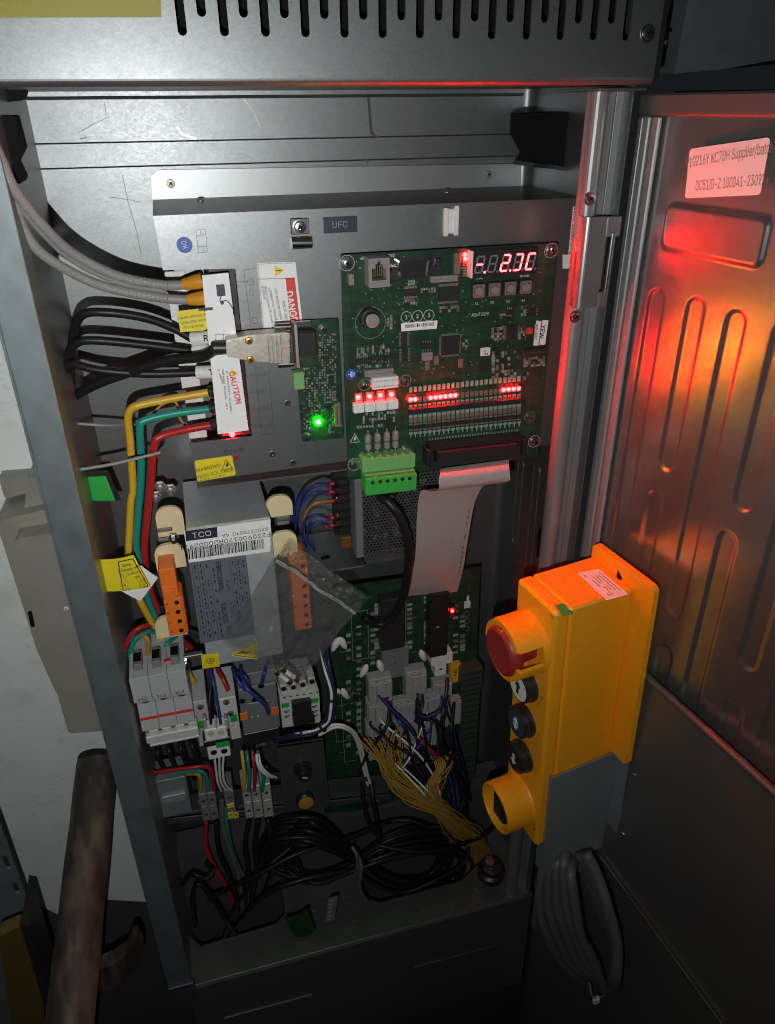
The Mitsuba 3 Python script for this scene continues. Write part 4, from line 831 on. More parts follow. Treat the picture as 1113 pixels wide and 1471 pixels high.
# ------------------------------------------------------------------ control transformer
TF = front(0.0)
tr = thing('transformer', 'grey control transformer with a bar code label and cream coil lugs', 'transformer')
tq = TF.q; tx0, tx1 = tq(268, 762)[0], tq(388, 745)[0]; tz1 = (tq(268, 762)[1] + tq(388, 745)[1]) / 2; tz0 = tq(290, 962)[1]
L = LineString([(0.078, tz1 - .001), (.0035, tz1 - .001), (.001, tz1 - .0035), (.001, tz0 + .0025), (.0035, tz0 + .001), (.078, tz0 + .001)]).buffer(.001, cap_style='flat')
b = MB().prism(L, tx0, tx1); b.v = [np.stack([v[:, 2], v[:, 0], v[:, 1]], 1) for v in b.v]; b.build(tr, 'frame', 'transformer_grey', WORLD)
MB().box(tx0 + .004, tx1 - .004, tz0 + .0025, tz1 - .0025, -.075, -.004, .001).build(tr, 'core', 'mid_plastic', TF)
for (x0, y0, x1, y1, Y) in ((224, 728, 264, 770, .022), (222, 782, 266, 817, .012), (222, 885, 268, 915, .008), (382, 712, 420, 742, .022), (388, 764, 427, 800, .012)):
    fr = front(Y); u0, u1, w0, w1 = ext(fr, x0, y0, x1, y1); R = min(.009, (w1 - w0) * .6)
    pl_ = rrect(u0, w0 - R, u1, w1, R * .9).intersection(sbox(u0 - 1, w0, u1 + 1, w1)); MB().prism(pl_, -.003, 0).build(tr, 'coil_lug', 'cream', fr)
for x, y in ((238, 762), (238, 776), (408, 745), (408, 752)):
    fr = front(.018); u, w = fr.q(x, y); MB().box(u - .0055, u + .0045, w - .0014, w + .0014, -.002, 0, .0006).build(tr, 'solder_tag', 'dull_steel', fr)
fr = front(.014); u, w = fr.q(249, 773); MB().lathe([(.004, 0), (.004, .001), (.0026, .0012), (.0026, .004), (.0015, .0042), (.0015, .0065)], 6, (u, w, 0)).build(tr, 'bolt', 'steel', fr)
for x, y in ((230, 698), (245, 702), (224, 712)):
    fr = front(.05); u, w = fr.q(x, y); MB().lathe([(.0045, 0), (.0045, .001), (.0032, .0012), (.0032, .0045), (.0016, .0047), (.0016, .009)], 6, (u, w, 0)).build(tr, 'bolt', 'dull_steel', fr)
lab = f'{tr}__bar_code_label'
qd = lambda *p: Polygon([tq(*z) for z in p])
MB().prism(qd((264, 762.5), (388.5, 745.5), (388, 792), (271, 808)), 0.0001, .0003).build(tr, 'bar_code_label', 'white_paper', TF)
MB().prism(qd((265.7, 762.6), (311.4, 756.5), (312.5, 771), (267.3, 777)), .0003, .0005).build(lab, 'name_plate', 'navy', TF)
A0, A1 = tq(280, 780), tq(376, 766); an = math.degrees(math.atan2(A1[1] - A0[1], A1[0] - A0[0])) + .5
u, w = tq(289.5, 767); MB().text('TCO', .0042, u, w, .0005, an, stretch=1.1).build(lab, 'lettering', 'silk', TF)
b = MB(); u, w = tq(324, 777); b.text('F230900170RD0000971', .0034, u, w, .0003, an + 180, stretch=1.12); u, w = tq(352, 764.5); b.text('S300Z70070  4A', .0024, u, w, .0003, an + 180, stretch=1.2)
B4 = [np.array(tq(*p)) for p in ((268.5, 788), (379, 773.5), (380, 787.5), (270, 803.5))]; x = 0
while x < 1:
    d_ = rng.choice((.006, .006, .012, .018)); d_ = min(d_, 1 - x); e_ = lambda t, s: (B4[0] * (1 - t) + B4[1] * t) * (1 - s) + (B4[3] * (1 - t) + B4[2] * t) * s
    b.prism(Polygon([e_(x, 0), e_(x + d_, 0), e_(x + d_, 1), e_(x, 1)]), .0003, .0004); x += d_ + rng.choice((.006, .006, .012))
b.build(lab, 'bars', 'black_ink', TF)
sp_ = f'{tr}__rating_plate'
MB().prism(qd((271, 806), (353, 797), (366.5, 911), (288, 924)), .00005, .00025).build(tr, 'rating_plate', 'plate_slate', TF)
b = MB(); R4 = [np.array(tq(*p)) for p in ((271, 806), (353, 797), (366.5, 911), (288, 924))]
bil = lambda s, t: (R4[0] * (1 - s) + R4[1] * s) * (1 - t) + (R4[3] * (1 - s) + R4[2] * s) * t
for s in (.04, .14, .24, .34, .70, .80, .90, .99): b.bar((*bil(s, .02), .0003), (*bil(s, .98), .0003), .00025, .0001)
for s, ts in ((.09, (.1, .3, .45, .62, .8)), (.19, (.15, .36, .55, .75)), (.75, (.2, .45, .6)), (.85, (.1, .3, .5))):
    for t in ts: b.bar((*bil(s - .05, t), .0003), (*bil(s + .05, t), .0003), .00025, .0001)
rb = math.degrees(math.atan2(*(bil(.5, 0) - bil(.5, 1))[::-1]))
b.text('TRANSFORMER', .0036, *bil(.50, .22), .00025, rb, True, stretch=.72); b.text('CONTROL', .0036, *bil(.50, .66), .00025, rb, True, stretch=.80); b.text('CLASS: F', .0026, *bil(.64, .64), .00025, rb, stretch=.9); b.text('DATE', .0026, *bil(.62, .34), .00025, rb, stretch=1.1); b.text('CE', .0046, *bil(.56, .88), .00025, rb, stretch=1)
for s in (.09, .19, .29, .40, .75, .85, .94):
    t = .05
    while t < .93:
        L_ = rng.uniform(.015, .05)
        if rng.random() < .72: b.bar((*bil(s, t), .0003), (*bil(s, t + L_), .0003), .0010, .0001)
        t += L_ + rng.uniform(.012, .04)
b.build(sp_, 'lettering', 'black_ink', TF)
MB().prism(qd((288.5, 940), (314, 937.6), (315.5, 957), (291, 960.5)), .0001, .0003).build(tr, 'earth_label', 'label_yellow', TF)
u, w = tq(302, 949); b = MB().prism(Point(u, w).buffer(.0029).difference(Point(u, w).buffer(.0025)), .0003, .0004); b.box(u - .0004, u + .0001, w - .002, w + .002, .0003, .0004).box(u + .0005, u + .0009, w - .0014, w + .0014, .0003, .0004).box(u + .0012, u + .0015, w - .0007, w + .0007, .0003, .0004).box(u - .002, u, w - .0002, w + .0002, .0003, .0004); b.build(f'{tr}__earth_label', 'earth_sign', 'black_ink', TF)
t3 = qd((331.8, 942), (367.7, 916.5), (369.3, 947)); MB().prism(t3, .0001, .0003).build(tr, 'warning_label', 'label_yellow', TF)
b = MB().prism(t3.buffer(-.0010).difference(t3.buffer(-.0016)), .0003, .0004); b.prism(qd((341, 939), (351, 933), (350, 936), (362, 935), (352, 940), (353, 938)), .0003, .0004); b.build(f'{tr}__warning_label', 'warning_sign', 'black_ink', TF)
# orange terminal blocks
def orange_block(label, x0, y0, x1, y1, Y, n, depth, cap):
    k = thing('orange_terminal_block', label, 'terminal block'); fr = front(Y); u0, u1, w0, w1 = ext(fr, x0, y0, x1, y1)
    hh = w1 - w0; wt = w1 - hh * cap
    MB().box(u0, u1, w0, wt, -depth, 0, .0006).build(k, 'body', 'terminal_orange', fr)
    if cap: MB().box(u0, u1 - .001, wt + .0002, w1, -depth, -.0015, .0008).build(k, 'cap', 'terminal_orange', fr); MB().box(u0 + .001, u1 - .003, wt + .0002, wt + hh * .14, -.0015, .0012, .0006).build(k, 'latch', 'terminal_orange', fr)
    for i in range(n):
        w = w0 + (wt - w0) * (i + .5) / n; MB().lathe([(.0017, 0), (.0017, .0002)], 14, (u0 + (u1 - u0) * .72, w, 0)).build(k, 'screw_hole', 'black_matt', fr)
        MB().box(u0 + .001, u0 + .0026, w - .0003, w + .0003, 0, .0002).build(k, 'mark', 'black_ink', fr)
        pr = (u1, u0) if x0 < 300 else (u0, u1)
        MB().box(u0 if x0 > 300 else u1 - .0002, (u0 + .0002) if x0 > 300 else u1 + .0012, w - (wt - w0) / n * .42, w + (wt - w0) / n * .42, -depth * .9, -.001, .0005).build(k, 'wire_gate', 'terminal_orange', fr)
    return k
orange_block('orange terminal block left of the transformer, wires entering its holes', 235, 818, 261, 914, -.010, 4, .022, .42)
orange_block('orange terminal block right of the transformer, behind the clear plastic bag', 420, 806, 445, 905, -.002, 7, .028, 0)

# ------------------------------------------------------------------ clear bag with fuses
bag = thing('plastic_bag', 'crumpled clear zip bag hanging over the right side of the transformer', 'bag')
BG = front(-.022)
C4 = [np.array(BG.q(*p)) for p in ((413, 775), (529, 862), (427, 981), (318, 921))]
def bag_pt(s, t, off=0.0, seed=0):
    s0, t0 = s, t; s, t = s + .02 * (meshkit.noise(np.array([[t0 * 7, s0 * 2, 3.0]]), 51)[0] - .5), t + .018 * (meshkit.noise(np.array([[s0 * 8, t0 * 2, 7.0]]), 52)[0] - .5)
    z = (C4[0] * (1 - s) + C4[1] * s) * (1 - t) + (C4[3] * (1 - s) + C4[2] * s) * t
    q_ = np.array([[s * 5, t * 5, seed * 3.1]]); d_ = .0075 * (meshkit.fbm(q_ * 1.0, 3, 11)[0] - .5) * min(1, 6 * min(s, 1 - s, t + .12, 1 - t + .05)) + off
    k_ = math.exp(-((t - .08) / .10) ** 2); d_ += (.0007 + .0022 * k_) * abs(2 * meshkit.noise(q_ * [[2.1, 3.9, 1]] + [[t * 4, s * 3, 5]], 41)[0] - 1)
    d_ += (.0009 + .0030 * k_) * (abs(2 * (meshkit.noise(q_ * [[3.2, 1.6, 1]], 21)[0]) - 1) - .5) + .0022 * abs(2 * meshkit.noise(q_ * [[.5, 1.1, 1]] + [[s * 2 + t * 3, 0, 0]], 31)[0] - 1) - .006 * s * (1 - t)
    return [z[0], z[1], d_]
for nm, off, seed in (('front_film', .0016, 1), ('back_film', -.0012, 2)):
    N1, N2 = 110, 130; V = np.array([bag_pt(i / N1, j / N2, off, seed) for j in range(N2 + 1) for i in range(N1 + 1)]); ii = np.arange((N1 + 1) * (N2 + 1)).reshape(N2 + 1, N1 + 1)
    q4 = np.stack([ii[:-1, :-1].ravel(), ii[1:, :-1].ravel(), ii[1:, 1:].ravel(), ii[:-1, 1:].ravel()], 1); MB().add(V, np.vstack([q4[:, [0, 1, 2]], q4[:, [0, 2, 3]]])).build(bag, nm, 'clear_plastic', BG, True)
for t, r in ((.17, .0006), (.185, .0005)): MB().tube([BG.pt(*(np.array(bag_pt(s, t, .002, 1)))) for s in np.linspace(0, 1, 24)], r, 6, raw=True).build(bag, 'zip_strip', 'milky_nylon', WORLD, True)
for i, (x0, y0, x1, y1) in enumerate(((404, 960, 428, 977), (395, 964, 418, 981))):
    k = thing('glass_fuse', ('upper' if i == 0 else 'lower') + ' of the two small white fuses in the bottom corner of the bag', 'fuse'); P0, P1 = at(x0, y0, -.0225), at(x1, y1, -.0225); d_ = P1 - P0; r = .0019
    MB().cyl(P0 + d_ * .2, P1 - d_ * .2, r, 14).build(k, 'tube', 'white_plastic', WORLD, 40); MB().cyl(P0, P0 + d_ * .24, r * 1.12, 14, bev=.0003).build(k, 'end_cap', 'steel', WORLD, 40); MB().cyl(P1 - d_ * .24, P1, r * 1.12, 14, bev=.0003).build(k, 'end_cap', 'steel', WORLD, 40)

# ------------------------------------------------------------------ power supply
PS = front(.035)
ps = thing('power_supply', 'power supply in a perforated metal case behind the ribbon cable', 'power supply')
a, c = PS.q(520, 690), PS.q(628, 796); pu0, pu1, pz1, pz0 = a[0], c[0] + .005, a[1] + .012, c[1] + .004
mesh_ = sbox(pu0, pz0, pu1, pz1); ho = []
for j in range(40):
    for i in range(30):
        u, w = pu0 + .0015 + (i + .5 * (j % 2)) * .0030, pz0 + .0015 + j * .0026
        if u < pu1 - .001 and w < pz1 - .001: ho.append(Point(u, w).buffer(.00115, quad_segs=2))
MB().prism(mesh_.difference(unary_union(ho)), -.0008, 0).build(ps, 'perforated_cover', 'galvanised', PS)
MB().box(pu0, pu1, pz0, pz1, -.06, -.012, .0005).build(ps, 'inner_board', 'board_green', PS)
b = MB(); b2 = MB()
for _ in range(90):
    u, w = rng.uniform(pu0, pu1 - .004), rng.uniform(pz0, pz1 - .004); (b if rng.random() < .5 else b2).box(u, u + rng.uniform(.002, .005), w, w + rng.uniform(.002, .005), -.012, rng.uniform(-.010, -.004), .0003)
b.build(ps, 'inner_parts', 'solder', PS, stuff=True); b2.build(ps, 'inner_parts', 'chip', PS, stuff=True)
a, c = PS.q(508, 676), PS.q(520, 800); MB().box(a[0], pu0 - .0002, c[1], pz1, -.06, .001, .0006).build(ps, 'end_wall', 'mid_plastic', PS)
a, c = PS.q(479, 684, .008), PS.q(505, 771, .008); su0, su1, sw1, sw0 = a[0], c[0], a[1], c[1]
MB().box(su0, su1, sw0, sw1, -.004, .003, .0005).build(ps, 'terminal_strip', 'black_plastic', PS); st_ = f'{ps}__terminal_strip'
scr = [(486, 695), (487, 706), (487, 717.6), (488, 729), (488.5, 741), (489, 753), (489, 765)]
for i, (x, y) in enumerate(scr):
    u, w = PS.q(x, y, .008); screw(st_, PS, u, w, .0020, .003, h=.0018); MB().box(su0, su1, w + .0025, w + .0031, .003, .0085, .0003).build(st_, 'barrier', 'black_plastic', PS)
a, c = PS.q(450, 775), PS.q(512, 803); MB().box(a[0] - .02, pu0, pz0 - .003, pz0 - .0015, -.06, .004, .0004).build(ps, 'shelf', 'galvanised', PS); MB().box(a[0] - .02, pu1, pz0 - .022, pz0 - .0035, -.03, -.028, .0004).build(ps, 'shelf_front', 'galvanised_dark', PS)
MB().prism(capsule(PS.q(462, 798, -.0), PS.q(470, 796, 0), .0016), .0040, .0043).build(ps, 'slot', 'black_matt', PS)
a, c = PS.q(489, 772), PS.q(505, 786); MB().box(a[0], c[0], c[1], a[1], -.004, .001, .0005).build(ps, 'copper_part', 'copper', PS)
BW = [((473, 695), [(473, 695, .028), (455, 697, .024), (435, 708, .03), (424, 728, .04), (420, 750, .05)]), ((472, 707), [(472, 707, .028), (452, 708, .022), (434, 722, .028), (426, 745, .04), (424, 768, .05)]), ((473, 720), [(473, 720, .028), (455, 722, .022), (442, 732, .03), (436, 750, .04), (436, 770, .05)]), ((473, 744), [(473, 744, .028), (455, 740, .02), (440, 746, .026), (434, 765, .036), (440, 785, .05)]), ((473, 755), [(473, 755, .028), (458, 750, .02), (444, 757, .026), (442, 775, .036), (452, 790, .05)])]
for i, (e, pts) in enumerate(BW):
    k = wire('supply_wire', ('green and yellow wire' if i == 2 else f'{("first", "second", "", "third", "fourth")[i]} blue wire from the top') + ' with a red lug on the power supply terminals', 'wire_amber' if i == 2 else 'wire_blue', path(*pts), .0011)
    P0 = at(*e, .029); MB().cyl(P0 + [-.0035, 0, -.0005], P0 + [.0035, 0, 0.0003], .0017, 10, bev=.0003).build(k, 'red_lug', 'wire_red', WORLD, 40)
    MB().bar(P0 + [.0035, -.001, .0003], at(scr[min(i if i < 3 else i + 1, 6)][0], scr[min(i if i < 3 else i + 1, 6)][1], .030), .0026, .0006, (0, 1, 0)).build(k, 'lug_tongue', 'steel')
wire('thick_black_cable', 'thick black cable arching down in front of the perforated power supply', 'wire_black', path((545, 712, .02), (558, 722, .012), (574, 742, .008), (585, 775, .01), (587, 805, .015), (581, 850, .025), (566, 884, .035), (545, 897, .04), (522, 888, .04)), .0036, 'cable', k=10, n=10)
wire('thick_black_cable', 'black cable leaving the green terminal plug towards the power supply', 'wire_black', path((566, 710, .012), (556, 716, .018), (545, 712, .024)), .0030, 'cable', n=10)

# ------------------------------------------------------------------ ribbon cable
RB = [((633, 673, -.010), (731, 660, -.010)), ((632, 680, -.017), (731, 668, -.017)), ((630, 691, -.020), (732, 679, -.020)), ((630, 702, -.019), (732, 690, -.019)), ((620, 706, -.010), (720, 694, -.010)), ((604, 706, .003), (698, 694, .003)), ((599, 740, .012), (682, 722, .012)), ((597, 790, .02), (672, 775, .02)), ((592, 825, .03), (665, 818, .03)), ((586, 856, .045), (657, 850, .045))]
Lp, Rp = resample([at(*l) for l, _ in RB], 6), resample([at(*r) for _, r in RB], 6); nC, nR = 41, len(Lp)
V = np.array([Lp[j] * (1 - i / (nC - 1)) + Rp[j] * i / (nC - 1) for j in range(nR) for i in range(nC)]); ii = np.arange(nR * nC).reshape(nR, nC)
q4 = np.stack([ii[:-1, :-1].ravel(), ii[1:, :-1].ravel(), ii[1:, 1:].ravel(), ii[:-1, 1:].ravel()], 1); F_ = np.vstack([q4[:, [0, 1, 2]], q4[:, [0, 2, 3]]])
t_ = trimesh.Trimesh(V, F_, process=False); rk = thing('ribbon_cable', 'wide flat grey ribbon cable hanging down from the main board', 'cable')
uvs = np.array([[i / (nC - 1), j / nR] for j in range(nR) for i in range(nC)])
scene[rk] = mikit.ply(t_, 'ribbon_grey', smooth=True, uv=uvs)
b = MB()
for j in range(34, nR - 6):
    if rng.random() < .75: p0 = V[ii[j, 37]] + t_.vertex_normals[ii[j, 37]] * .0003; p1 = V[ii[j, 37]] * (.4) + V[ii[j + 1, 37]] * .6 + t_.vertex_normals[ii[j, 37]] * .0003; b.bar(p0, p1, .0012, .0002, t_.vertex_normals[ii[j, 37]])
b.build(rk, 'lettering', 'mid_plastic')

# ------------------------------------------------------------------ lower circuit board
LB = front(.055)
lo = thing('lower_circuit_board', 'large green circuit board low in the cabinet with black relays and white connectors', 'circuit board')
MB().prism(Polygon([LB.q(*p) for p in ((474, 845), (690, 815), (676, 1155), (466, 1168))]), -.0016, 0).build(lo, 'board', 'board_green', LB)
def lpart(name, m, x0, y0, x1, y1, h, parent=None, bev=.0005, d0=.0001):
    a, c = LB.q(x0, y0, h), LB.q(x1, y1, h); return MB().box(a[0], c[0], c[1], a[1], d0, h, bev).build(parent or lo, name, m, LB)
k = lpart('black_module', 'chip', 547, 864, 581, 930, .012); b = MB(); a, c = LB.q(549, 867, .012), LB.q(579, 928, .012)
for i in range(13): b.box(a[0], c[0], c[1] + (a[1] - c[1]) * i / 13, c[1] + (a[1] - c[1]) * (i + .45) / 13, .012, .0128)
b.build(k, 'fins', 'chip', LB)
k = lpart('relay', 'black_plastic', 619, 855, 642, 941, .014)
u, w = LB.q(629, 901, .014); MB().lathe([(.0016, 0), (.0012, .0004)], 12, (u, w, .014)).build(k, 'green_mark', 'tag_green', LB)
k = lpart('white_label', 'white_plastic', 620, 943, 650, 952, .013); lpart('white_socket', 'white_plastic', 625, 953, 641, 969, .012); 
b = MB(); a = LB.q(633, 961, .012); b.box(a[0] - .0016, a[0] + .0016, a[1] - .0008, a[1] + .0006, .012, .0124); b.build(f'{lo}__white_socket', 'socket_well', 'black_matt', LB)
lpart('clear_cap', 'mid_plastic', 549, 935, 587, 970, .008); u, w = LB.q(567, 952, .008); MB().lathe([(.001, 0), (.0006, .0006)], 8, (u, w, .008)).build(lo, 'screw', 'steel', LB, 40)
k = lpart('orange_label', 'wire_yellow', 647, 956, 661, 979, .006, bev=.0002); b = MB(); u, w = LB.q(654, 968, .006); b.box(u - .001, u + .0012, w + .001, w + .003, .006, .0062).box(u - .001, u, w - .003, w, .006, .0062).box(u - .0025, u + .0025, w + .0045, w + .005, .006, .0062); b.build(k, 'mark', 'black_ink', LB)
a = LB.q(650, 879, .012); MB().box(a[0] - .0026, a[0] + .0026, a[1] - .006, a[1] + .005, .0001, .012, .0004).build(lo, 'lamp_block', 'chip', LB)
LH = front(.055 - .012); lamp(lo, LH, 650, 878.5, .0014, RED_LED, 'red_lamp')
LS = {m: MB() for m in ('silk_dim', 'part_tan', 'solder', 'chip', 'silk')}
for x, y0, y1, n in ((541, 868, 935, 12), (588, 868, 935, 10), (612, 858, 940, 14), (654, 870, 945, 9), (664, 885, 940, 8), (535, 880, 960, 10), (500, 900, 1080, 16), (515, 900, 1100, 20)):
    for i in range(n):
        y = y0 + (y1 - y0) * i / n; a, c = LB.q(x - 3, y, .0008), LB.q(x + 4, y + rng.uniform(1.5, 4), .0008); LS[rng.choice(('silk_dim', 'silk_dim', 'part_tan', 'chip'))].box(a[0], c[0], c[1], a[1], 0, rng.uniform(.0002, .001))
for _ in range(70):
    x, y = rng.uniform(482, 680), rng.uniform(850, 1150); u, w = LB.q(x, y); L_ = rng.uniform(.002, .009); (LS['silk_dim'].box(u, u + L_, w, w + .0003, 0, .0001) if rng.random() < .6 else LS['silk_dim'].box(u, u + .0003, w, w + L_, 0, .0001))
for x0, y0, x1, y1 in ((545, 862, 583, 932), (504, 880, 530, 945), (490, 1000, 520, 1090), (480, 1015, 515, 1060)):
    a, c = LB.q(x0, y0), LB.q(x1, y1); r_ = sbox(a[0], c[1], c[0], a[1]); LS['silk_dim'].prism(r_.difference(r_.buffer(-.0004)), 0, .0001)
for x, y in ((670, 882), (670.5, 892.5), (669.5, 903)): u, w = LB.q(x, y); LS['silk_dim'].prism(Point(u, w).buffer(.003).difference(Point(u, w).buffer(.0027)), 0, .0001)
a = LB.q(671, 868); LS['silk'].prism(sbox(a[0] - .003, a[1] - .004, a[0] + .003, a[1] + .004), 0, .0002); LS['silk'].box(a[0] - .0008, a[0] + .0014, a[1] + .004, a[1] + .0095, 0, .0002)
for m, b in LS.items():
    if b.v: b.build(lo, {'silk_dim': 'printed_outlines', 'part_tan': 'resistors', 'solder': 'solder_joints', 'chip': 'transistors', 'silk': 'printed_marks'}[m], m, LB, stuff=True)
for x, y, an in ((607, 941, 20), (523, 963, -20), (546, 956, 15), (483, 998, -15), (495, 996, 20), (482, 925, -20), (492, 923, 20)):
    fr = front(.043); u, w = fr.q(x, y); f2 = fr.sub(u, w, 0, an); MB().lathe([(.0001, -.010), (.0022, -.006), (.0034, 0), (.0030, .004), (.0012, .0075), (.0001, .008)], 12, (0, 0, 0), (0, 1, .15)).build(lo, 'board_support', 'white_plastic', f2, 40)
# nylon plug stacks
NY = [(531, 982, 565, 1014, .020), (585, 971, 614, 1003, .020), (529, 1014, 562, 1040, .018), (566, 1012, 598, 1036, .016), (527, 1042, 560, 1066, .015), (572, 1036, 602, 1062, .014), (578, 1066, 602, 1098, .013), (606, 1004, 634, 1036, .017), (624, 984, 650, 1010, .016), (640, 1010, 662, 1040, .014), (530, 1068, 548, 1090, .013), (606, 1040, 628, 1070, .014)]
NYL = [f'milky nylon plug, {t_}' for t_ in ('topmost of the left column on the lower board', 'topmost of the middle column, right of the clear cap', 'second from the top in the left column', 'in the middle column directly under the topmost plug', 'third from the top in the left column', 'third from the top in the middle column',
    'lowest of the middle column, with empty wire slots', 'under the white socket, second column from the right', 'beside the orange label, at the top of the right cluster', 'rightmost, next to the green connectors', 'narrow and lowest of the left column', 'lowest of the column under the white socket')]
for i, (x0, y0, x1, y1, h) in enumerate(NY):
    k = thing('nylon_plug', NYL[i], 'plug', 'nylon plugs on the lower board'); a, c = LB.q(x0, y0, h), LB.q(x1, y1, h)
    bb = MB().box(a[0], c[0], c[1], a[1], .004, h - .004, .0006)
    for j in range(3):
        du = (c[0] - a[0]) / 3; dh = rng.uniform(-.0025, .0018); dz_ = rng.uniform(0, .004)
        bb.box(a[0] + du * j + .0003, a[0] + du * (j + 1) - .0003, c[1] + dz_, a[1] - rng.uniform(0, .002), h - .0038, h + dh, .0012)
    bb.build(k, 'body', 'milky_nylon', LB); MB().box(a[0] + .002, c[0] - .002, a[1] - .0035, a[1] - .0005, h, h + .0022, .0005).build(k, 'latch', 'milky_nylon', LB)
    n = 4; b = MB()
    for j in range(n): u = a[0] + (c[0] - a[0]) * (j + .5) / n; b.box(u - .0012, u + .0012, c[1] - .0003, c[1] + .0001, h - .005, h - .001).box(u - .0009, u + .0009, c[1] + .002, a[1] - .005, h, h + .0006)
    b.build(k, 'ribs', 'milky_nylon', LB)
for i, (x0, y0, x1, y1, h) in enumerate(((664, 966, 692, 992, .016), (664, 996, 688, 1024, .014), (662, 1026, 686, 1056, .013), (660, 1058, 684, 1090, .012), (658, 1092, 682, 1120, .012))):
    k = thing('green_connector', 'dull green connector, ' + ('topmost', 'second', 'third', 'fourth', 'lowest')[i] + ' in the column at the right edge of the lower board', 'connector', 'green connectors along the lower board edge'); a, c = LB.q(x0, y0, h), LB.q(x1, y1, h)
    MB().box(a[0], c[0], c[1], a[1], .0002, h, .0006).build(k, 'body', 'connector_moss', LB); b = MB()
    for j in range(4): w = c[1] + (a[1] - c[1]) * (j + .5) / 4; b.box(a[0] + .001, c[0] - .001, w - .0006, w + .0006, h, h + .0004)
    b.build(k, 'openings', 'chip', LB)

# ------------------------------------------------------------------ breaker, contactors and terminals at the lower left
BKF = front(0.005)
cb = thing('circuit_breaker', 'grey three pole circuit breaker with a red stripe and white switch bar', 'circuit breaker')
bl = BKF.q(198, 1010)[0]; br = BKF.q(275, 998)[0]; PW = (br - bl) / 3
bw = lambda y: BKF.q(237, y)[1]
zt_, zl, zs1, zs0, zbm = bw(945), bw(980), bw(1018), bw(1032), bw(1062)
tilt = math.degrees(math.atan2(BKF.q(275, 973)[1] - BKF.q(195, 984)[1], BKF.q(275, 973)[0] - BKF.q(195, 984)[0]))
for i in range(3):
    u0 = bl + i * PW; b = MB()
    poly = [(zt_, .012), (zl, .012), (zl, .022), (zl - .012, .024), (zs0, .020), (zs0 - .004, .034), (zbm, .034), (zbm, .075), (zt_, .075)]     # (w, depth behind the front frame)
    pg = Polygon([(w, -d + .03) for w, d in poly])
    m_ = MB().prism(pg.buffer(-.0004).buffer(.0004), u0 + .0002, u0 + PW - .0002); m_.v = [np.stack([v[:, 2], v[:, 0], v[:, 1]], 1) for v in m_.v]
    k = m_.build(cb, 'pole_case', 'grey_plastic', BKF)
    MB().lathe([(.0032, 0), (.0032, .0003)], 16, (u0 + PW / 2, zl - .007, .0078)).build(k, 'screw_well', 'black_matt', BKF); screw(k, BKF, u0 + PW / 2, zl - .007, .0024, .0080, m='dull_steel')
    MB().box(u0 + .0035, u0 + PW - .0035, zt_ - .001, zt_ + .006, -.008, .010, .0006).build(k, 'wire_clamp', 'mid_plastic', BKF)
    MB().box(u0 + PW * .30, u0 + PW * .7, zt_ + .0055, zt_ + .0065, -.004, .006).build(k, 'wire_entry', 'black_matt', BKF)
    MB().bar((u0 + .0004, zs1 + .0012, .0085), (u0 + PW - .0004, zs1 + .0012, .0085), .0022, .0010).build(k, 'red_stripe', 'danger_red', BKF)
b = MB(); 
for i, s_ in enumerate(('1/L1', '3/L2', '5/L3')): b.text(s_, .0022, bl + (i + .5) * PW, zl + .003, .0182, 0, depth=.0003)
b.build(cb, 'lettering', 'black_ink', BKF)
hb = thing('switch_bar', 'pale grey toggle bar joining the three breaker poles', 'handle')
hu0, hu1, hz0, hz1 = ext(BKF, 208, 1048, 286, 1064, .012)
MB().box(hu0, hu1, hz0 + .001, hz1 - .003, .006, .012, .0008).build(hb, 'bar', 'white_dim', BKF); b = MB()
for i in range(4): u = hu0 + (hu1 - hu0) * (i + .3) / 4; b.box(u, u + .007, hz1 - .006, hz1 + .001, .004, .010, .0006)
b.build(hb, 'tabs', 'white_dim', BKF); MB().box(hu0 + .002, hu1, hz0 - .0012, hz0 + .0008, .004, .013, .0004).build(hb, 'edge', 'white_dim', BKF)
# first relay pair with the white plug on posts
def block(name, m, fr, x0, y0, x1, y1, depth, parent, d1=0.0, bev=.0006):
    u0, u1, w0, w1 = ext(fr, x0, y0, x1, y1, d1); return MB().box(u0, u1, w0, w1, d1 - depth, d1, bev).build(parent, name, m, fr)
RA = front(.012)
ra = thing('grey_relay', 'light grey relay with a green print, behind the white two hole plug', 'relay')
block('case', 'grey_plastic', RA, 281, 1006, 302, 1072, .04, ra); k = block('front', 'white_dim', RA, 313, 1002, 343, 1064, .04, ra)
block('green_mark', 'tag_green', RA, 331, 1027, 341, 1037, .001, ra, .0006, 0); block('green_mark', 'tag_green', RA, 284, 1036, 296, 1046, .001, ra, .0006, 0)
for x, y in ((325, 1008), (288, 1015), (331, 1024)):
    u, w = RA.q(x, y); screw(ra, RA, u, w, .0026, .0003, m='dull_steel')
b = MB()
for y in (1030, 1036, 1043, 1049, 1055): u, w = RA.q(330, y); b.box(u - .004, u + rng.uniform(-.001, .003), w - .0004, w + .0004, 0, .0002)
b.build(ra, 'lettering', 'grey_ink', RA)
wp = thing('white_plug', 'small white two hole plug hanging in front of the grey relay, fed by two wires', 'plug'); WF = front(-.006)
block('upper_block', 'white_plastic', WF, 294, 1046, 327, 1064, .012, wp); block('band', 'black_plastic', WF, 292, 1062, 332, 1071, .013, wp, .0006); block('lower_block', 'white_plastic', WF, 298, 1069, 331, 1089, .012, wp); block('green_mark', 'tag_green', WF, 310, 1066, 330, 1073, .001, wp, .0012, 0)
for x, y in ((303, 1053.5), (317.5, 1052)):
    u, w = WF.q(x, y); MB().lathe([(.0026, 0), (.0026, .0003), (.0019, .0003), (.0019, .0001)], 14, (u, w, 0)).build(wp, 'screw', 'grey_plastic', WF)
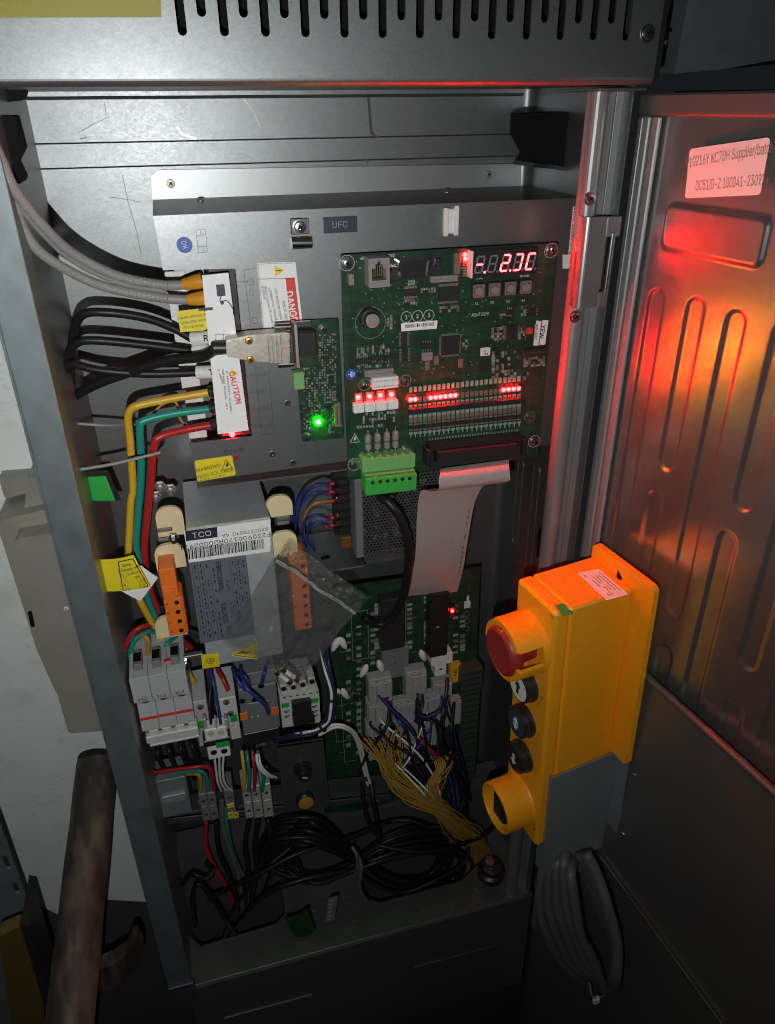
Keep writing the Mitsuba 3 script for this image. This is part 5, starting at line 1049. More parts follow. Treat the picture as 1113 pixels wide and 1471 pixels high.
for x, y in ((307, 1081), (322, 1079)):
    u, w = WF.q(x, y); MB().lathe([(.0027, 0), (.0024, .0003)], 14, (u, w, 0)).build(wp, 'wire_hole', 'black_matt', WF)
for x0, x1 in ((292, 297), (309, 312), (323, 328)): block('post', 'milky_nylon', WF, x0, 1033, x1, 1048, .006, wp)
wire('plug_wire', 'dark wire entering the left hole of the white plug from above', 'wire_black', path((304, 960, .02), (302, 990, .008), (301, 1015, .0), (303, 1040, -.004)), .0012)
wire('plug_wire', 'blue wire entering the right hole of the white plug from above', 'wire_blue', path((300, 955, .02), (306, 980, .006), (312, 1010, -.001), (317, 1040, -.004)), .0012)
for i, xs in enumerate(((308, 310, 313, 318), (315, 315, 318, 326), (321, 320, 323, 334))):
    wire('pale_wire', ('leftmost', 'middle', 'rightmost')[i] + ' of the three pale wires hanging under the white plug', 'wire_white', path((xs[0], 1086, -.002), (xs[1], 1105, .002), (xs[2], 1125, .008), (xs[3], 1136, .018)), .0010)
# dark contactor
DC = front(.018)
dc = thing('dark_contactor', 'dark grey contactor with two orange markers, beside the grey relay', 'contactor')
block('case', 'mid_plastic', DC, 345, 985, 400, 1050, .04, dc); block('upper_step', 'mid_plastic', DC, 347, 965, 398, 986, .045, dc, -.006); block('lower_step', 'black_plastic', DC, 350, 1050, 402, 1068, .04, dc, -.002)
for x, y in ((350.5, 1029.5), (395, 1021.5)): block('orange_marker', 'terminal_orange', DC, x - 5.5, y - 5, x + 5.5, y + 5, .0015, dc, .0012, .0002)
block('clear_shield', 'mid_plastic', DC, 357, 1008, 389, 1046, .0015, dc, .0016, .0005)
for x, y in ((362, 1028), (370, 1026.5)):
    u, w = DC.q(x, y); MB().lathe([(.0008, 0), (.0005, .0004)], 8, (u, w, .0016)).build(dc, 'rivet', 'white_plastic', DC)
for x, y in ((357, 985), (375, 985), (348, 1007), (366, 1005)):
    u, w = DC.q(x, y); MB().lathe([(.0026, 0), (.0026, .0002)], 14, (u, w, .0002)).build(dc, 'screw_well', 'black_matt', DC)
b = MB(); u, w = DC.q(374, 1070); b.text('CAN', .003, u, w, 0, 6); b.build(dc, 'lettering', 'silk_dim', DC)
for i, pts in enumerate(([(334, 960, .02), (340, 975, .004), (352, 990, .0), (358, 985, .012)], [(345, 958, .02), (352, 985, -.006), (370, 1003, -.01), (380, 1012, -.004), (386, 1025, .004)], [(385, 950, .03), (380, 965, .01), (376, 982, .012)], [(338, 965, .03), (348, 968, .012), (356, 978, .008), (357, 986, .014)])):
    wire('contactor_wire', ('left looping', 'long front', 'short right', 'hidden inner')[i] + ' blue wire above the dark contactor', 'wire_blue', path(*pts), .0015)
wire('contactor_wire', 'red wire entering the grey relay under the transformer', 'wire_red', path((312, 962, .03), (320, 975, .02), (328, 992, .015)), .0018)
# right relay
RR = front(.015)
rr = thing('white_relay', 'white framed relay with a black square face and four screws on top', 'relay')
c4 = [RR.q(*p) for p in ((401.5, 1001), (458, 992), (460.5, 1037.5), (406, 1045))]
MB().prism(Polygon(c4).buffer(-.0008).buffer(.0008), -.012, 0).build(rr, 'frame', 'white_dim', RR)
MB().prism(Polygon([RR.q(*p) for p in ((403, 1004), (456, 996), (458, 1035), (407, 1042))]), -.05, -.0121).build(rr, 'body', 'grey_plastic', RR)
MB().prism(Polygon([RR.q(*p) for p in ((418, 1005), (445, 1001), (447, 1029), (420, 1034))]), .0001, .0055).build(rr, 'black_face', 'black_plastic', RR)
MB().prism(Polygon([RR.q(*p) for p in ((419, 1024), (449, 1020), (450.5, 1030), (420, 1035.5))]), .0001, .0070).build(rr, 'black_tab', 'black_plastic', RR)
for x0, y0 in ((404, 1011), (446, 1004)):
    MB().prism(Polygon([RR.q(x0, y0), RR.q(x0 + 11, y0 - 1.7), RR.q(x0 + 11.5, y0 + 4), RR.q(x0 + .5, y0 + 6)]), .0001, .0003).build(rr, 'green_mark', 'tag_green', RR)
for i, (x, y) in enumerate(((407.6, 990), (421.5, 988), (435, 984), (448, 979.5))):
    u0, u1, w0, w1 = ext(RR, x - 5, y - 6, x + 5, y + 9, -.004); MB().box(u0, u1, w0, w1, -.022, -.004, .0006).build(rr, 'terminal_tower', 'grey_plastic', RR); u, w = RR.q(x, y, -.003); screw(rr, RR, u, w, .0024, -.0038, m='steel')
b = MB()
for x, y in ((412, 1021), (413, 1028), (452, 1014), (453, 1021), (453.5, 1027)): u, w = RR.q(x, y); b.box(u - .0025, u + .002, w - .0005, w + .0003, .0001, .0003).box(u - .0025, u + .001, w - .0018, w - .0012, .0001, .0003)
for x in np.linspace(408, 456, 6): u, w = RR.q(x, 1002.5 - (x - 402) * .16); b.box(u - .0012, u + .0012, w - .0006, w + .0004, .0001, .0003)
b.build(rr, 'lettering', 'black_ink', RR)
# navy bundle and its white companion
nb = thing('navy_wire_bundle', 'thick bundle of navy wires tied beside the white relay', 'wire bundle')
spine = resample(path((464, 930, .03), (470, 960, .015), (478, 992, .008), (476, 1018, .006), (470, 1038, .006), (452, 1050, .008), (425, 1056, .012), (398, 1062, .02)), 8)
for i in range(9):
    ph = rng.uniform(0, 6.28); rr_ = rng.uniform(.0008, .0034); P_ = [p + np.array([math.cos(ph + j * .06), .6 * math.sin(ph + j * .06), math.sin(ph * 2 + j * .05)]) * rr_ for j, p in enumerate(spine)]
    MB().tube(P_, .0013, 7, raw=True).build(nb, 'wire', 'wire_white' if i == 4 else 'wire_navy', WORLD, True)
for f_ in (.35, .62, .8): i = int(f_ * len(spine)); p = spine[i]; d_ = spine[i + 1] - spine[i - 1]; d_ /= np.linalg.norm(d_); MB().lathe([(.0045, 0), (.0049, .0003), (.0049, .0017), (.0045, .002)], 16, p, d_).build(nb, 'tie', 'black_plastic', WORLD, 40)
wire('white_wire', 'white wire arching from the navy bundle down past the lower board', 'wire_white', path((455, 1052, .012), (480, 1041, .008), (500, 1045, .01), (513, 1058, .02), (521, 1080, .03), (530, 1120, .04), (541, 1150, .05)), .0014)
wire('white_wire', 'second white wire running beside the arching white wire', 'wire_white', path((458, 1056, .016), (482, 1044.5, .012), (501, 1049, .014), (511, 1062, .024), (518, 1085, .034), (527, 1124, .044), (536, 1150, .052)), .0013)
# wires above the breaker
for i, (m_, pts) in enumerate((('wire_red', [(182, 960, .03), (180, 935, .02), (188, 912, .018), (205, 900, .02), (228, 899, .03), (246, 910, .04)]), ('wire_teal', [(188, 962, .03), (187, 938, .018), (195, 918, .016), (212, 908, .018), (232, 908, .03)]), ('wire_amber', [(200, 958, .025), (203, 930, .014), (203, 925, .014), (212, 916, .012), (211, 935, .012), (209, 950, .014)]))):
    wire('breaker_wire', ('red', 'teal', 'amber')[i] + ' wire looping above the circuit breaker', m_, path(*pts[:2], *pts[2:]) if i < 2 else path((196, 918, .03), (204, 913, .016), (212, 918, .012), (213, 932, .012), (210, 950, .014)), .0019, k=9)
lg = thing('earth_lug', 'earth stud with a red sleeved ring lug beside the transformer foot', 'lug'); fr = front(.0)
u, w = fr.q(265, 954); MB().lathe([(.0046, 0), (.0046, .001), (.0034, .0012), (.0034, .004), (.0018, .0042), (.0018, .007)], 6, (u, w, 0)).build(lg, 'nut', 'steel', fr); MB().lathe([(.0055, -.0008), (.0055, -.0001)], 20, (u, w, 0)).build(lg, 'ring', 'steel', fr)
u2, w2 = fr.q(236, 953); MB().cyl((u2, w2, -.001), (u2 + .0095, w2, -.001), .0028, 14, bev=.0005).build(lg, 'red_sleeve', 'wire_red', fr, 40); u3, w3 = fr.q(285, 950); MB().box(u, u3 + .004, w - .005, w + .006, -.006, -.001, .0006).build(lg, 'bracket', 'galvanised', fr)
for i, (m_, pts) in enumerate((('wire_navy', [(246, 880, .04), (262, 905, .03), (284, 915, .03)]), ('wire_red', [(244, 905, .04), (262, 928, .035), (284, 945, .03)]), ('wire_navy', [(232, 870, .03), (238, 900, .03), (260, 930, .04)]), ('wire_teal', [(236, 945, .02), (240, 925, .02), (255, 915, .03)]))):
    wire('thin_wire', ('upper navy', 'dark red', 'inner navy', 'short teal')[i] + ' thin wire in the tangle left of the transformer foot', m_, path(*pts), .0016)
# DIN rail with its terminals
DR = front(.045)
dr_ = thing('mounting_rail', 'steel mounting rail with small clear terminals across the lower cabinet', 'rail')
a, c = DR.q(232, 1160), DR.q(560, 1125); MB().bar((a[0], a[1], 0), (c[0], c[1], 0), .024, .002, (0, 0, 1)).build(dr_, 'web', 'galvanised', DR)
for o_ in (-.0145, .0145): MB().bar((a[0], a[1] + o_, .004), (c[0], c[1] + o_, .004), .006, .0012, (0, 0, 1)).build(dr_, 'lip', 'galvanised', DR)
DT = front(.018)
for i, (x0, y0, x1, y1, m_) in enumerate(((288, 1140, 300, 1180, 'mid_plastic'), (300, 1138, 312, 1178, 'mid_plastic'), (324, 1134, 338, 1178, 'mid_plastic'), (350, 1130, 362, 1176, 'milky_nylon'), (363, 1128, 376, 1175, 'milky_nylon'), (377, 1126, 391, 1174, 'terminal_pale_clear'))):
    k = thing('rail_terminal', f'{("first", "second", "third", "fourth", "fifth", "last")[i]} small terminal from the left on the mounting rail', 'terminal block', 'terminals on the mounting rail')
    block('case', m_, DT, x0, y0, x1, y1, .022, k); u0, u1, w0, w1 = ext(DT, x0, y0, x1, y1)
    for w in (w0 + (w1 - w0) * .25, w0 + (w1 - w0) * .75): MB().lathe([(.0018, 0), (.0018, .0003)], 10, ((u0 + u1) / 2, w, 0)).build(k, 'screw', 'dull_steel', DT)
    MB().box(u0 + .001, u1 - .001, (w0 + w1) / 2 - .0025, (w0 + w1) / 2 + .0025, 0, .0012, .0003).build(k, 'marker', 'label_yellow' if i in (2,) else m_, DT)
k = labels and 'rail_terminal_002'
for i, x in enumerate((331, 339)):
    u, w = DT.q(x, 1169); b = MB().prism(sbox(u - .0022, w - .0034, u + .0022, w + .0034).difference(sbox(u - .0010, w - .0018, u + .0010, w + .0018)), .0006, .0018).build(k, 'yellow_tag', 'label_yellow', DT)
for i, (m_, x, xe) in enumerate((('wire_yellow', 349, 351), ('wire_teal', 356, 358), ('wire_red', 364, 366), ('wire_teal', 372, 378))):
    wire('rail_wire', ('yellow', 'left teal', 'red', 'right teal')[i] + ' short wire dropping into the rail terminals', m_, path((x - 2, 1078, .015), (x, 1095, .008), (xe, 1115, .008), (xe - 1, 1136, .014)), .0016)
for i in range(2): wire('white_wire', ('left', 'right')[i] + ' short white wire curving into the last rail terminal', 'wire_white', path((368 + i * 3, 1083, .012), (371 + i * 4, 1100, .006), (381 + i * 5, 1112, .008), (391 + i * 6, 1117, .016)), .0012)
for i, (m_, pts) in enumerate((('wire_red', [(184, 1115, .04), (225, 1109, .02), (270, 1103, .012), (298, 1102, .012), (306, 1120, .016), (308, 1150, .024)]), ('wire_teal', [(240, 1112, .03), (280, 1107, .018), (294, 1112, .016), (300, 1130, .02), (300, 1152, .026)]), ('wire_amber', [(262, 1112, .03), (284, 1112, .02), (288, 1125, .02), (287, 1152, .026)]))):
    wire('bent_wire', ('dark red', 'teal', 'amber')[i] + ' wire bending right and down into the rail under the breaker', m_, path(*pts), .0018)
for i in range(5): wire('black_wire', f'{("first", "second", "third", "fourth", "fifth")[i]} black wire from the left hanging out of the breaker bottom', 'wire_black', path((212 + i * 15, 1070 - i * 3, .03), (210 + i * 17, 1090 - i * 3, .02), (225 + i * 15, 1112 - i * 3, .03), (250 + i * 10, 1118, .05)), .0020)
cl = thing('end_clamp', 'grey plastic end clamp at the left end of the mounting rail', 'clamp'); block('case', 'mid_plastic', front(.02), 228, 1118, 272, 1172, .025, cl); block('clear_bar', 'milky_dim', front(.016), 232, 1142, 268, 1152, .006, cl)
# clear cover plate with a rotary switch and an amber push button
SWF = front(.026)
sw = thing('switch_plate', 'dark clear plate with a rotary switch and an amber push button', 'switch')
MB().prism(Polygon([SWF.q(*p) for p in ((398, 1072), (464, 1062), (474, 1158), (408, 1168))]).buffer(-.001).buffer(.001), -.002, 0).build(sw, 'plate', 'smoke_plastic', SWF)
MB().prism(Polygon([SWF.q(*p) for p in ((398, 1071), (464, 1061), (464, 1063.5), (398, 1073.5))]), .0001, .0008).build(sw, 'bright_edge', 'steel', SWF)
u, w = SWF.q(436.6, 1112, .008); MB().lathe([(.0085, 0), (.0085, .003), (.0065, .0036), (.0062, .011), (.0055, .0118)], 22, (u, w, 0)).build(sw, 'rotary_switch', 'black_plastic', SWF, 40); MB().bar((u - .002, w + .0005, .0122), (u + .0025, w - .001, .0122), .001, .0006).build(f'{sw}__rotary_switch', 'pointer', 'silk', SWF)
u, w = SWF.q(440, 1155, .008); MB().lathe([(.0088, 0), (.0088, .005), (.0078, .006)], 24, (u, w, 0)).build(sw, 'bezel', 'black_plastic', SWF, 40); MB().lathe([(.0072, .004), (.0072, .0075), (.0062, .0082)], 24, (u, w, 0)).build(sw, 'push_button', 'wire_amber', SWF, 40)

# ------------------------------------------------------------------ bundles in the bottom of the cabinet
ab = thing('amber_wire_bundle', 'twisted bundle of many thin amber wires sweeping down to the right', 'wire bundle')
b = MB()
sp1 = [(550, 1062, .02), (556, 1092, .012), (572, 1118, .006), (600, 1142, .0), (630, 1160, .0), (656, 1186, .004), (682, 1208, .012), (690, 1226, .02), (676, 1258, .03)]
sp2 = [(640, 1086, .02), (634, 1106, .012), (622, 1130, .004), (632, 1158, .0), (656, 1184, .004), (680, 1206, .012), (684, 1226, .02), (668, 1256, .03)]
for sp_c, cnt, wd in ((sp1, 46, .0118), (sp2, 22, .0082)):
    S_ = resample(path(*sp_c), 8); n_ = len(S_)
    for i in range(cnt):
        ph, rad, tw = rng.uniform(0, 6.28), wd * math.sqrt(rng.random()), rng.uniform(.02, .13); sc = rng.uniform(.8, 1.3)
        P_ = [p + np.array([math.cos(ph + j * tw), .5 * math.sin(ph + j * tw), .55 * math.cos(ph * 1.7 + j * tw)]) * rad * (1.0 + (.9 if j < 8 else 0) * (8 - j) / 8 + .25 * math.sin(j * .3 + ph)) for j, p in enumerate(S_)]
        b.tube(P_, .00066, 5, raw=True)
b.build(ab, 'strands', 'wire_amber', WORLD, True, stuff=True)
for i, pts in enumerate(([(566, 1096, .012), (590, 1120, .004), (612, 1144, -.002), (626, 1158, .0), (640, 1180, .006)], [(570, 1094, .014), (596, 1118, .006), (616, 1138, .0), (632, 1156, .002), (642, 1172, .008)])):
    wire('white_wire', ('left', 'right')[i] + ' of two thin white wires lying on the amber bundle', 'wire_white', path(*pts), .0009)
for i, (m_, pts, r) in enumerate((('wire_black', [(560, 1008, .028), (556, 1040, .014), (545, 1060, .012), (530, 1078, .02), (520, 1100, .04)], .0016), ('wire_blue', [(566, 1024, .03), (576, 1040, .02), (584, 1046, .024), (580, 1054, .03), (566, 1054, .035)], .0018), ('wire_navy', [(642, 975, .03), (640, 1000, .02), (632, 1020, .018), (612, 1030, .02), (596, 1024, .03)], .0018), ('wire_black', [(596, 1036, .03), (616, 1034, .016), (634, 1046, .012), (636, 1070, .012), (650, 1095, .02), (662, 1130, .03)], .0014), ('wire_black', [(652, 1010, .03), (648, 1050, .012), (652, 1090, .01), (660, 1130, .02), (664, 1180, .03)], .0016), ('wire_black', [(640, 1020, .03), (632, 1050, .014), (640, 1082, .01), (664, 1100, .02), (676, 1150, .03)], .0014), ('wire_red', [(600, 1058, .03), (612, 1072, .016), (626, 1084, .016), (634, 1098, .024)], .0016), ('wire_navy', [(606, 998, .03), (606, 1016, .018), (598, 1030, .02), (604, 1046, .03)], .0015), ('wire_black', [(650, 1060, .03), (655, 1100, .012), (668, 1140, .016), (672, 1190, .03)], .0016))):
    wire('plug_wire', ('black wire curving left out of the top left nylon plug', 'blue loop of wire between the two upper nylon plug columns', 'navy wire arching between the nylon plugs', 'black wire looping right beside the green connectors', 'long black wire dropping straight from the right cluster of plugs', 'black wire crossing over the amber bundle top', 'dark red wire slanting between the nylon plugs', 'short navy wire over the middle nylon plug', 'black wire dropping beside the right branch of the amber bundle')[i], m_, path(*pts), r)
wtg = thing('wire_tangle', 'tangle of thin dark and navy wires over the nylon plugs', 'wires')
for m_, cnt in (('wire_black', 11), ('wire_navy', 8), ('wire_blue', 3), ('wire_red', 1), ('wire_white', 2)):
    b = MB()
    for _ in range(cnt):
        x0, y0, x1, y1, h_ = rng.choice(NY); x, y = rng.uniform(x0 + 3, x1 - 3), rng.uniform((y0 + y1) / 2, y1 - 2); pts = [(x, y, .055 - h_ + .003)]; t_ = rng.choice(sp1[2:6]) if rng.random() < .6 else rng.choice(sp2[2:5])
        pts.append((x + rng.uniform(-6, 10), y + rng.uniform(4, 14), .055 - h_ - rng.uniform(.004, .010)))
        for f_ in (.45, .75): pts.append((x + (t_[0] - x) * f_ + rng.uniform(-14, 22), y + (t_[1] - y) * f_ + rng.uniform(-6, 6), rng.uniform(.006, .022)))
        pts.append((t_[0] + rng.uniform(-6, 6), t_[1], t_[2] + .004)); b.tube(path(*pts), rng.uniform(.0008, .0012), 6, 7)
    b.build(wtg, 'wires', m_, WORLD, True, stuff=True)
bc_ = thing('black_cable_coil', 'coil of slim black cable tied in the middle, lying in the cabinet bottom', 'cable coil')
for i in range(17):
    a1, a2 = rng.uniform(-22, 20), rng.uniform(-20, 18); e = rng.uniform(-26, 24); Y0 = rng.uniform(-.005, .03)
    pts = [(512 + a1 * .2, 1232 + a1 * .45, Y0), (460, 1200 + a1 + e * .2, Y0 - .008), (418 + e, 1196 + a1, Y0), (398 + e, 1214 + a1, Y0 + .02), (404 + e, 1240 + a1 * .6, Y0 + .02), (450, 1262 + a2 * .4, Y0 + .005), (510, 1242 + a2 * .5, Y0), (560, 1218 + a2, Y0), (630 + e, 1206 + a2, Y0 + .005), (658 + e, 1226 + a2, Y0 + .02), (640 + e, 1258 + a2 * .5, Y0 + .025), (570, 1268 + a1 * .4, Y0 + .01), (516, 1238 + a1 * .4, Y0)]
    MB().tube(path(*pts), .0022, 8, 8).build(bc_, 'loop', 'wire_black', WORLD, True)
MB().tube(path((505, 1216, -.01), (512, 1228, -.016), (513, 1248, -.016), (506, 1262, -.01)), .0017, 8).build(bc_, 'tie', 'sheath_grey', WORLD, True)
wire('black_cable', 'black cable arching in a high loop at the left of the coil', 'wire_black', path((508, 1238, .0), (470, 1206, .0), (430, 1196, .005), (402, 1208, .01), (400, 1232, .02), (418, 1250, .03)), .0026, 'cable', n=10)
wire('black_cable', 'black cable running from the coil to the left cut-out in the sill', 'wire_black', path((500, 1250, -.004), (440, 1262, -.006), (390, 1280, -.004), (355, 1310, .0), (330, 1345, .01), (315, 1390, .03)), .0026, 'cable', n=10)
wire('black_cable', 'black cable crossing diagonally towards the left cut-out', 'wire_black', path((420, 1215, .01), (380, 1250, .0), (340, 1300, .0), (320, 1350, .01)), .0022, 'cable', n=10)
wire('grey_cable', 'grey cable loop at the right end of the coil', 'sheath_grey', path((516, 1230, .02), (560, 1208, .02), (610, 1190, .02), (640, 1196, .02), (655, 1230, .02), (648, 1252, .03)), .0026, 'cable', n=10)
wire('grey_cable', 'grey hook shaped cable end lying on the sill', 'sheath_grey', path((512, 1225, .0), (518, 1245, -.01), (516, 1275, -.012), (526, 1295, -.012)), .0024, 'cable', n=10)
for i, (m_, pts, r) in enumerate((('wire_red', [(296, 1180, .03), (296, 1215, .025), (308, 1245, .02), (326, 1275, .02), (340, 1310, .03)], .0020), ('wire_black', [(310, 1180, .03), (314, 1220, .025), (330, 1260, .02), (345, 1305, .03)], .0022), ('sheath_grey', [(318, 1148, .02), (320, 1185, .016), (332, 1225, .014), (344, 1265, .016), (350, 1320, .03)], .0024), ('wire_teal', [(322, 1160, .024), (328, 1200, .02), (338, 1235, .02), (356, 1270, .03)], .0020), ('wire_black', [(357, 1180, .03), (352, 1215, .025), (356, 1250, .02), (350, 1300, .03)], .0024), ('wire_black', [(370, 1178, .03), (366, 1215, .025), (368, 1250, .02), (360, 1300, .03)], .0026), ('wire_black', [(384, 1176, .03), (390, 1210, .02), (394, 1240, .02), (376, 1290, .03)], .0026), ('wire_black', [(532, 1110, .05), (536, 1150, .03), (544, 1195, .02), (540, 1225, .015)], .0026), ('wire_black', [(520, 1100, .05), (522, 1150, .036), (534, 1190, .026), (560, 1210, .02)], .0022))):
    wire('drop_wire', ('dark red wire falling from the rail into the left cut-out', 'black wire beside the dark red one falling into the left cut-out', 'thick grey wire falling past the yellow marked terminal', 'teal wire falling beside the thick grey one', 'left of the three thick black wires under the clear terminals', 'middle of the three thick black wires under the clear terminals', 'right of the three thick black wires under the clear terminals', 'thick black wire dropping behind the switch plate towards the coil', 'thinner black wire dropping right of the switch plate')[i], m_, path(*pts), r, n=9)
gl = thing('green_leaf_tag', 'crumpled dark green tape lying on the sill front', 'tape'); sheet(gl, ((408, 1318), (440, 1300), (452, 1330), (424, 1344)), 'tape_green', front(-.036), .004, name='sheet')
pt_ = thing('printed_ticket', 'small printed grey ticket standing on the sill beside the green tape', 'ticket'); fr = front(-.037); sheet(pt_, ((472, 1290), (486, 1286), (480, 1322), (466, 1326)), 'mid_plastic', fr, .0, name='sheet'); b = MB()
for i in range(6): u, w = fr.q(476 - i * .9, 1293 + i * 5.4); b.box(u - .0022, u + .0022, w - .0006, w + .0004, .0003, .0004)
b.build(pt_, 'lettering', 'grey_plastic', fr)
gd = thing('cable_gland', 'dark round cable gland at the right end of the sill', 'gland'); p = at(705, 1252, -.012); MB().lathe([(.014, -.004), (.014, .004), (.011, .006), (.0105, .012), (.007, .0135)], 20, p, (0, -.1, 1)).build(gd, 'body', 'black_plastic', WORLD, 40); q_ = at(703, 1237, -.012)
MB().lathe([(.005, 0), (.005, .002), (.003, .0022), (.003, .004)], 6, q_, (0, -.3, 1)).build(gd, 'nut', 'steel', WORLD)

for i, pts in enumerate(([(300, 1290, .0), (360, 1262, -.012), (430, 1225, -.01), (500, 1205, .0), (560, 1180, .02)], [(262, 1270, .02), (275, 1256, .0), (296, 1262, -.004), (306, 1250, .0), (296, 1240, .01)], [(280, 1330, .02), (276, 1290, .0), (290, 1272, -.004), (330, 1330, .0), (345, 1352, .02)], [(545, 1215, .0), (600, 1224, -.01), (650, 1216, -.004), (700, 1196, .01), (722, 1160, .03)], [(520, 1262, -.006), (575, 1282, -.012), (630, 1262, -.01), (668, 1236, .0), (672, 1200, .02)], [(536, 1185, .03), (585, 1178, .02), (628, 1192, .012), (660, 1190, .02), (690, 1210, .02)])):
    wire('loose_cable', ('long loose black cable crossing over the left half of the coil', 'short black loop at the far left of the sill', 'black cable looping inside the left cut-out', 'black cable trailing right from the coil under the amber bundle', 'black cable along the front rim of the right cut-out', 'black cable behind the right half of the coil')[i], 'wire_black', path(*pts), .0022, 'cable', n=9)

# ------------------------------------------------------------------ the orange inspection station on the door
tl = math.radians(2.06); ez2 = np.array([0, 0, 1.0]) * math.cos(tl) + DOOR.n * math.sin(tl)
ST = Frame(DOOR.O, DX, ez2)
st = thing('inspection_station', 'orange push button station with a red emergency stop button, hung in a metal pocket', 'push button station')
su, sw_, sd, SW, SDp, SH = .0248, -.2077, .0243, .047, .0641, .236
MB().box(su, su + SW, sw_ - SH, sw_, sd, sd + SDp - .0125, .0016).build(st, 'box', 'station_orange', ST)
MB().box(su - .0002, su + SW + .0002, sw_ - SH, sw_ + .0002, sd + SDp - .0122, sd + SDp, .0022).build(st, 'lid', 'station_orange', ST)
MB().prism(rrect(su, sw_ - .155, su + SW + .0188, sw_ + .0119, .005).union(rrect(su, sw_ - SH - .006, su + SW, sw_ - .1, .002)), sd - .0045, sd).build(st, 'back_plate', 'station_orange', ST)
u, w = ST.q(889, 829, sd); MB().prism(Polygon([(u - .0014, w - .0038), (u + .0024, w + .0006), (u - .0014, w + .0034)]).buffer(.0008), sd, sd + .0002).build(f'{st}__back_plate', 'key_hole', 'black_matt', ST)
TP = Frame(ST.pt(0, sw_, 0), ST.n, ST.ex)                          # looking down on the top face
k = MB().prism(Polygon([TP.q(*p) for p in ((829.5, 824), (860, 818), (902.5, 854.5), (871, 863))]).buffer(-.0008).buffer(.0008), .0003, .0005).build(st, 'rating_label', 'white_paper', TP)
b = MB(); L4 = [np.array(TP.q(*p)) for p in ((829.5, 824), (860, 818), (902.5, 854.5), (871, 863))]
bl2 = lambda s, t: (L4[0] * (1 - s) + L4[1] * s) * (1 - t) + (L4[3] * (1 - s) + L4[2] * s) * t
for s, t0_, t1_ in ((.86, .12, .86), (.72, .2, .8), (.58, .2, .45), (.58, .55, .75), (.44, .2, .5), (.44, .6, .78), (.28, .3, .6), (.15, .1, .2)):
    t = t0_
    while t < t1_: L_ = rng.uniform(.02, .06); b.bar((*bl2(s, t), .00055), (*bl2(s, min(t + L_, t1_)), .00055), .0009, .0001); t += L_ + .02
z = bl2(.35, .86); b.prism(Point(*z).buffer(.0020).difference(Point(*z).buffer(.0015)), .0005, .0006); b.bar((z[0] - .0015, z[1], .00055), (z[0] + .0015, z[1], .00055), .0005, .0001); b.build(k, 'lettering', 'grey_ink', TP)
MB().prism(Polygon([TP.q(*p) for p in ((796.6, 870), (810, 867.8), (822, 883), (809, 885.8))]), .0003, .0006).build(st, 'green_sticker', 'tag_green', TP)
FD = sd + SDp
FFr = Frame(ST.pt(0, 0, FD), ST.ex, ST.ez)
for w in (sw_ - .0038, sw_ - .218): MB().lathe([(.0016, 0), (.0013, .0003), (.0008, .0001)], 12, (su + SW - .0038, w, 0)).build(st, 'lid_screw', 'brass', FFr)
cu = su + SW / 2 - .001
def fq(x, y, d): return ST.q(x, y, FD + d)
# guard: a ring with two gaps
gw = fq(727, 922, .017)[1]; gu = cu; R0, R1 = .0232, .0206
def arc_ring(R0, R1, a0, a1, d0, d1, n=28):
    pol = Polygon([(R0 * math.cos(t), R0 * math.sin(t)) for t in np.linspace(a0, a1, n)] + [(R1 * math.cos(t), R1 * math.sin(t)) for t in np.linspace(a1, a0, n)])
    return affinity.translate(pol, gu, gw), d0, d1
b = MB(); p_, d0, d1 = arc_ring(R0, R1, 0, 2 * math.pi, .0, .0045, 60)
b.prism(affinity.translate(Point(0, 0).buffer(R0, quad_segs=14).difference(Point(0, 0).buffer(R1, quad_segs=14)), gu, gw), 0, .005)
for a0, a1 in ((math.radians(28), math.radians(188)), (math.radians(222), math.radians(352))):
    p_, d0, d1 = arc_ring(R0, R1, a0, a1, .0049, .0225); b.prism(p_.buffer(-.0004).buffer(.0004), d0, d1)
    p_, d0, d1 = arc_ring(R0 - .0004, R1 - .0026, a0 + .03, a1 - .03, .0222, .0245); b.prism(p_.buffer(-.0005).buffer(.0005), d0, d1)
b.lathe([(R0 + .0006, -.0002), (R0 + .0004, .0022), (R0, .0034)], 40, (gu, gw, 0)); b.build(st, 'stop_button_guard', 'station_orange', FFr, 35)
k = MB().lathe([(.0125, 0), (.0125, .009), (.0118, .0125), (.0162, .0165), (.0186, .0195), (.0192, .0230), (.0184, .0262), (.0160, .0278), (.0142, .0270), (.005, .0265)], 36, (gu, gw, 0)).build(st, 'stop_button', 'button_red', FFr, 50)
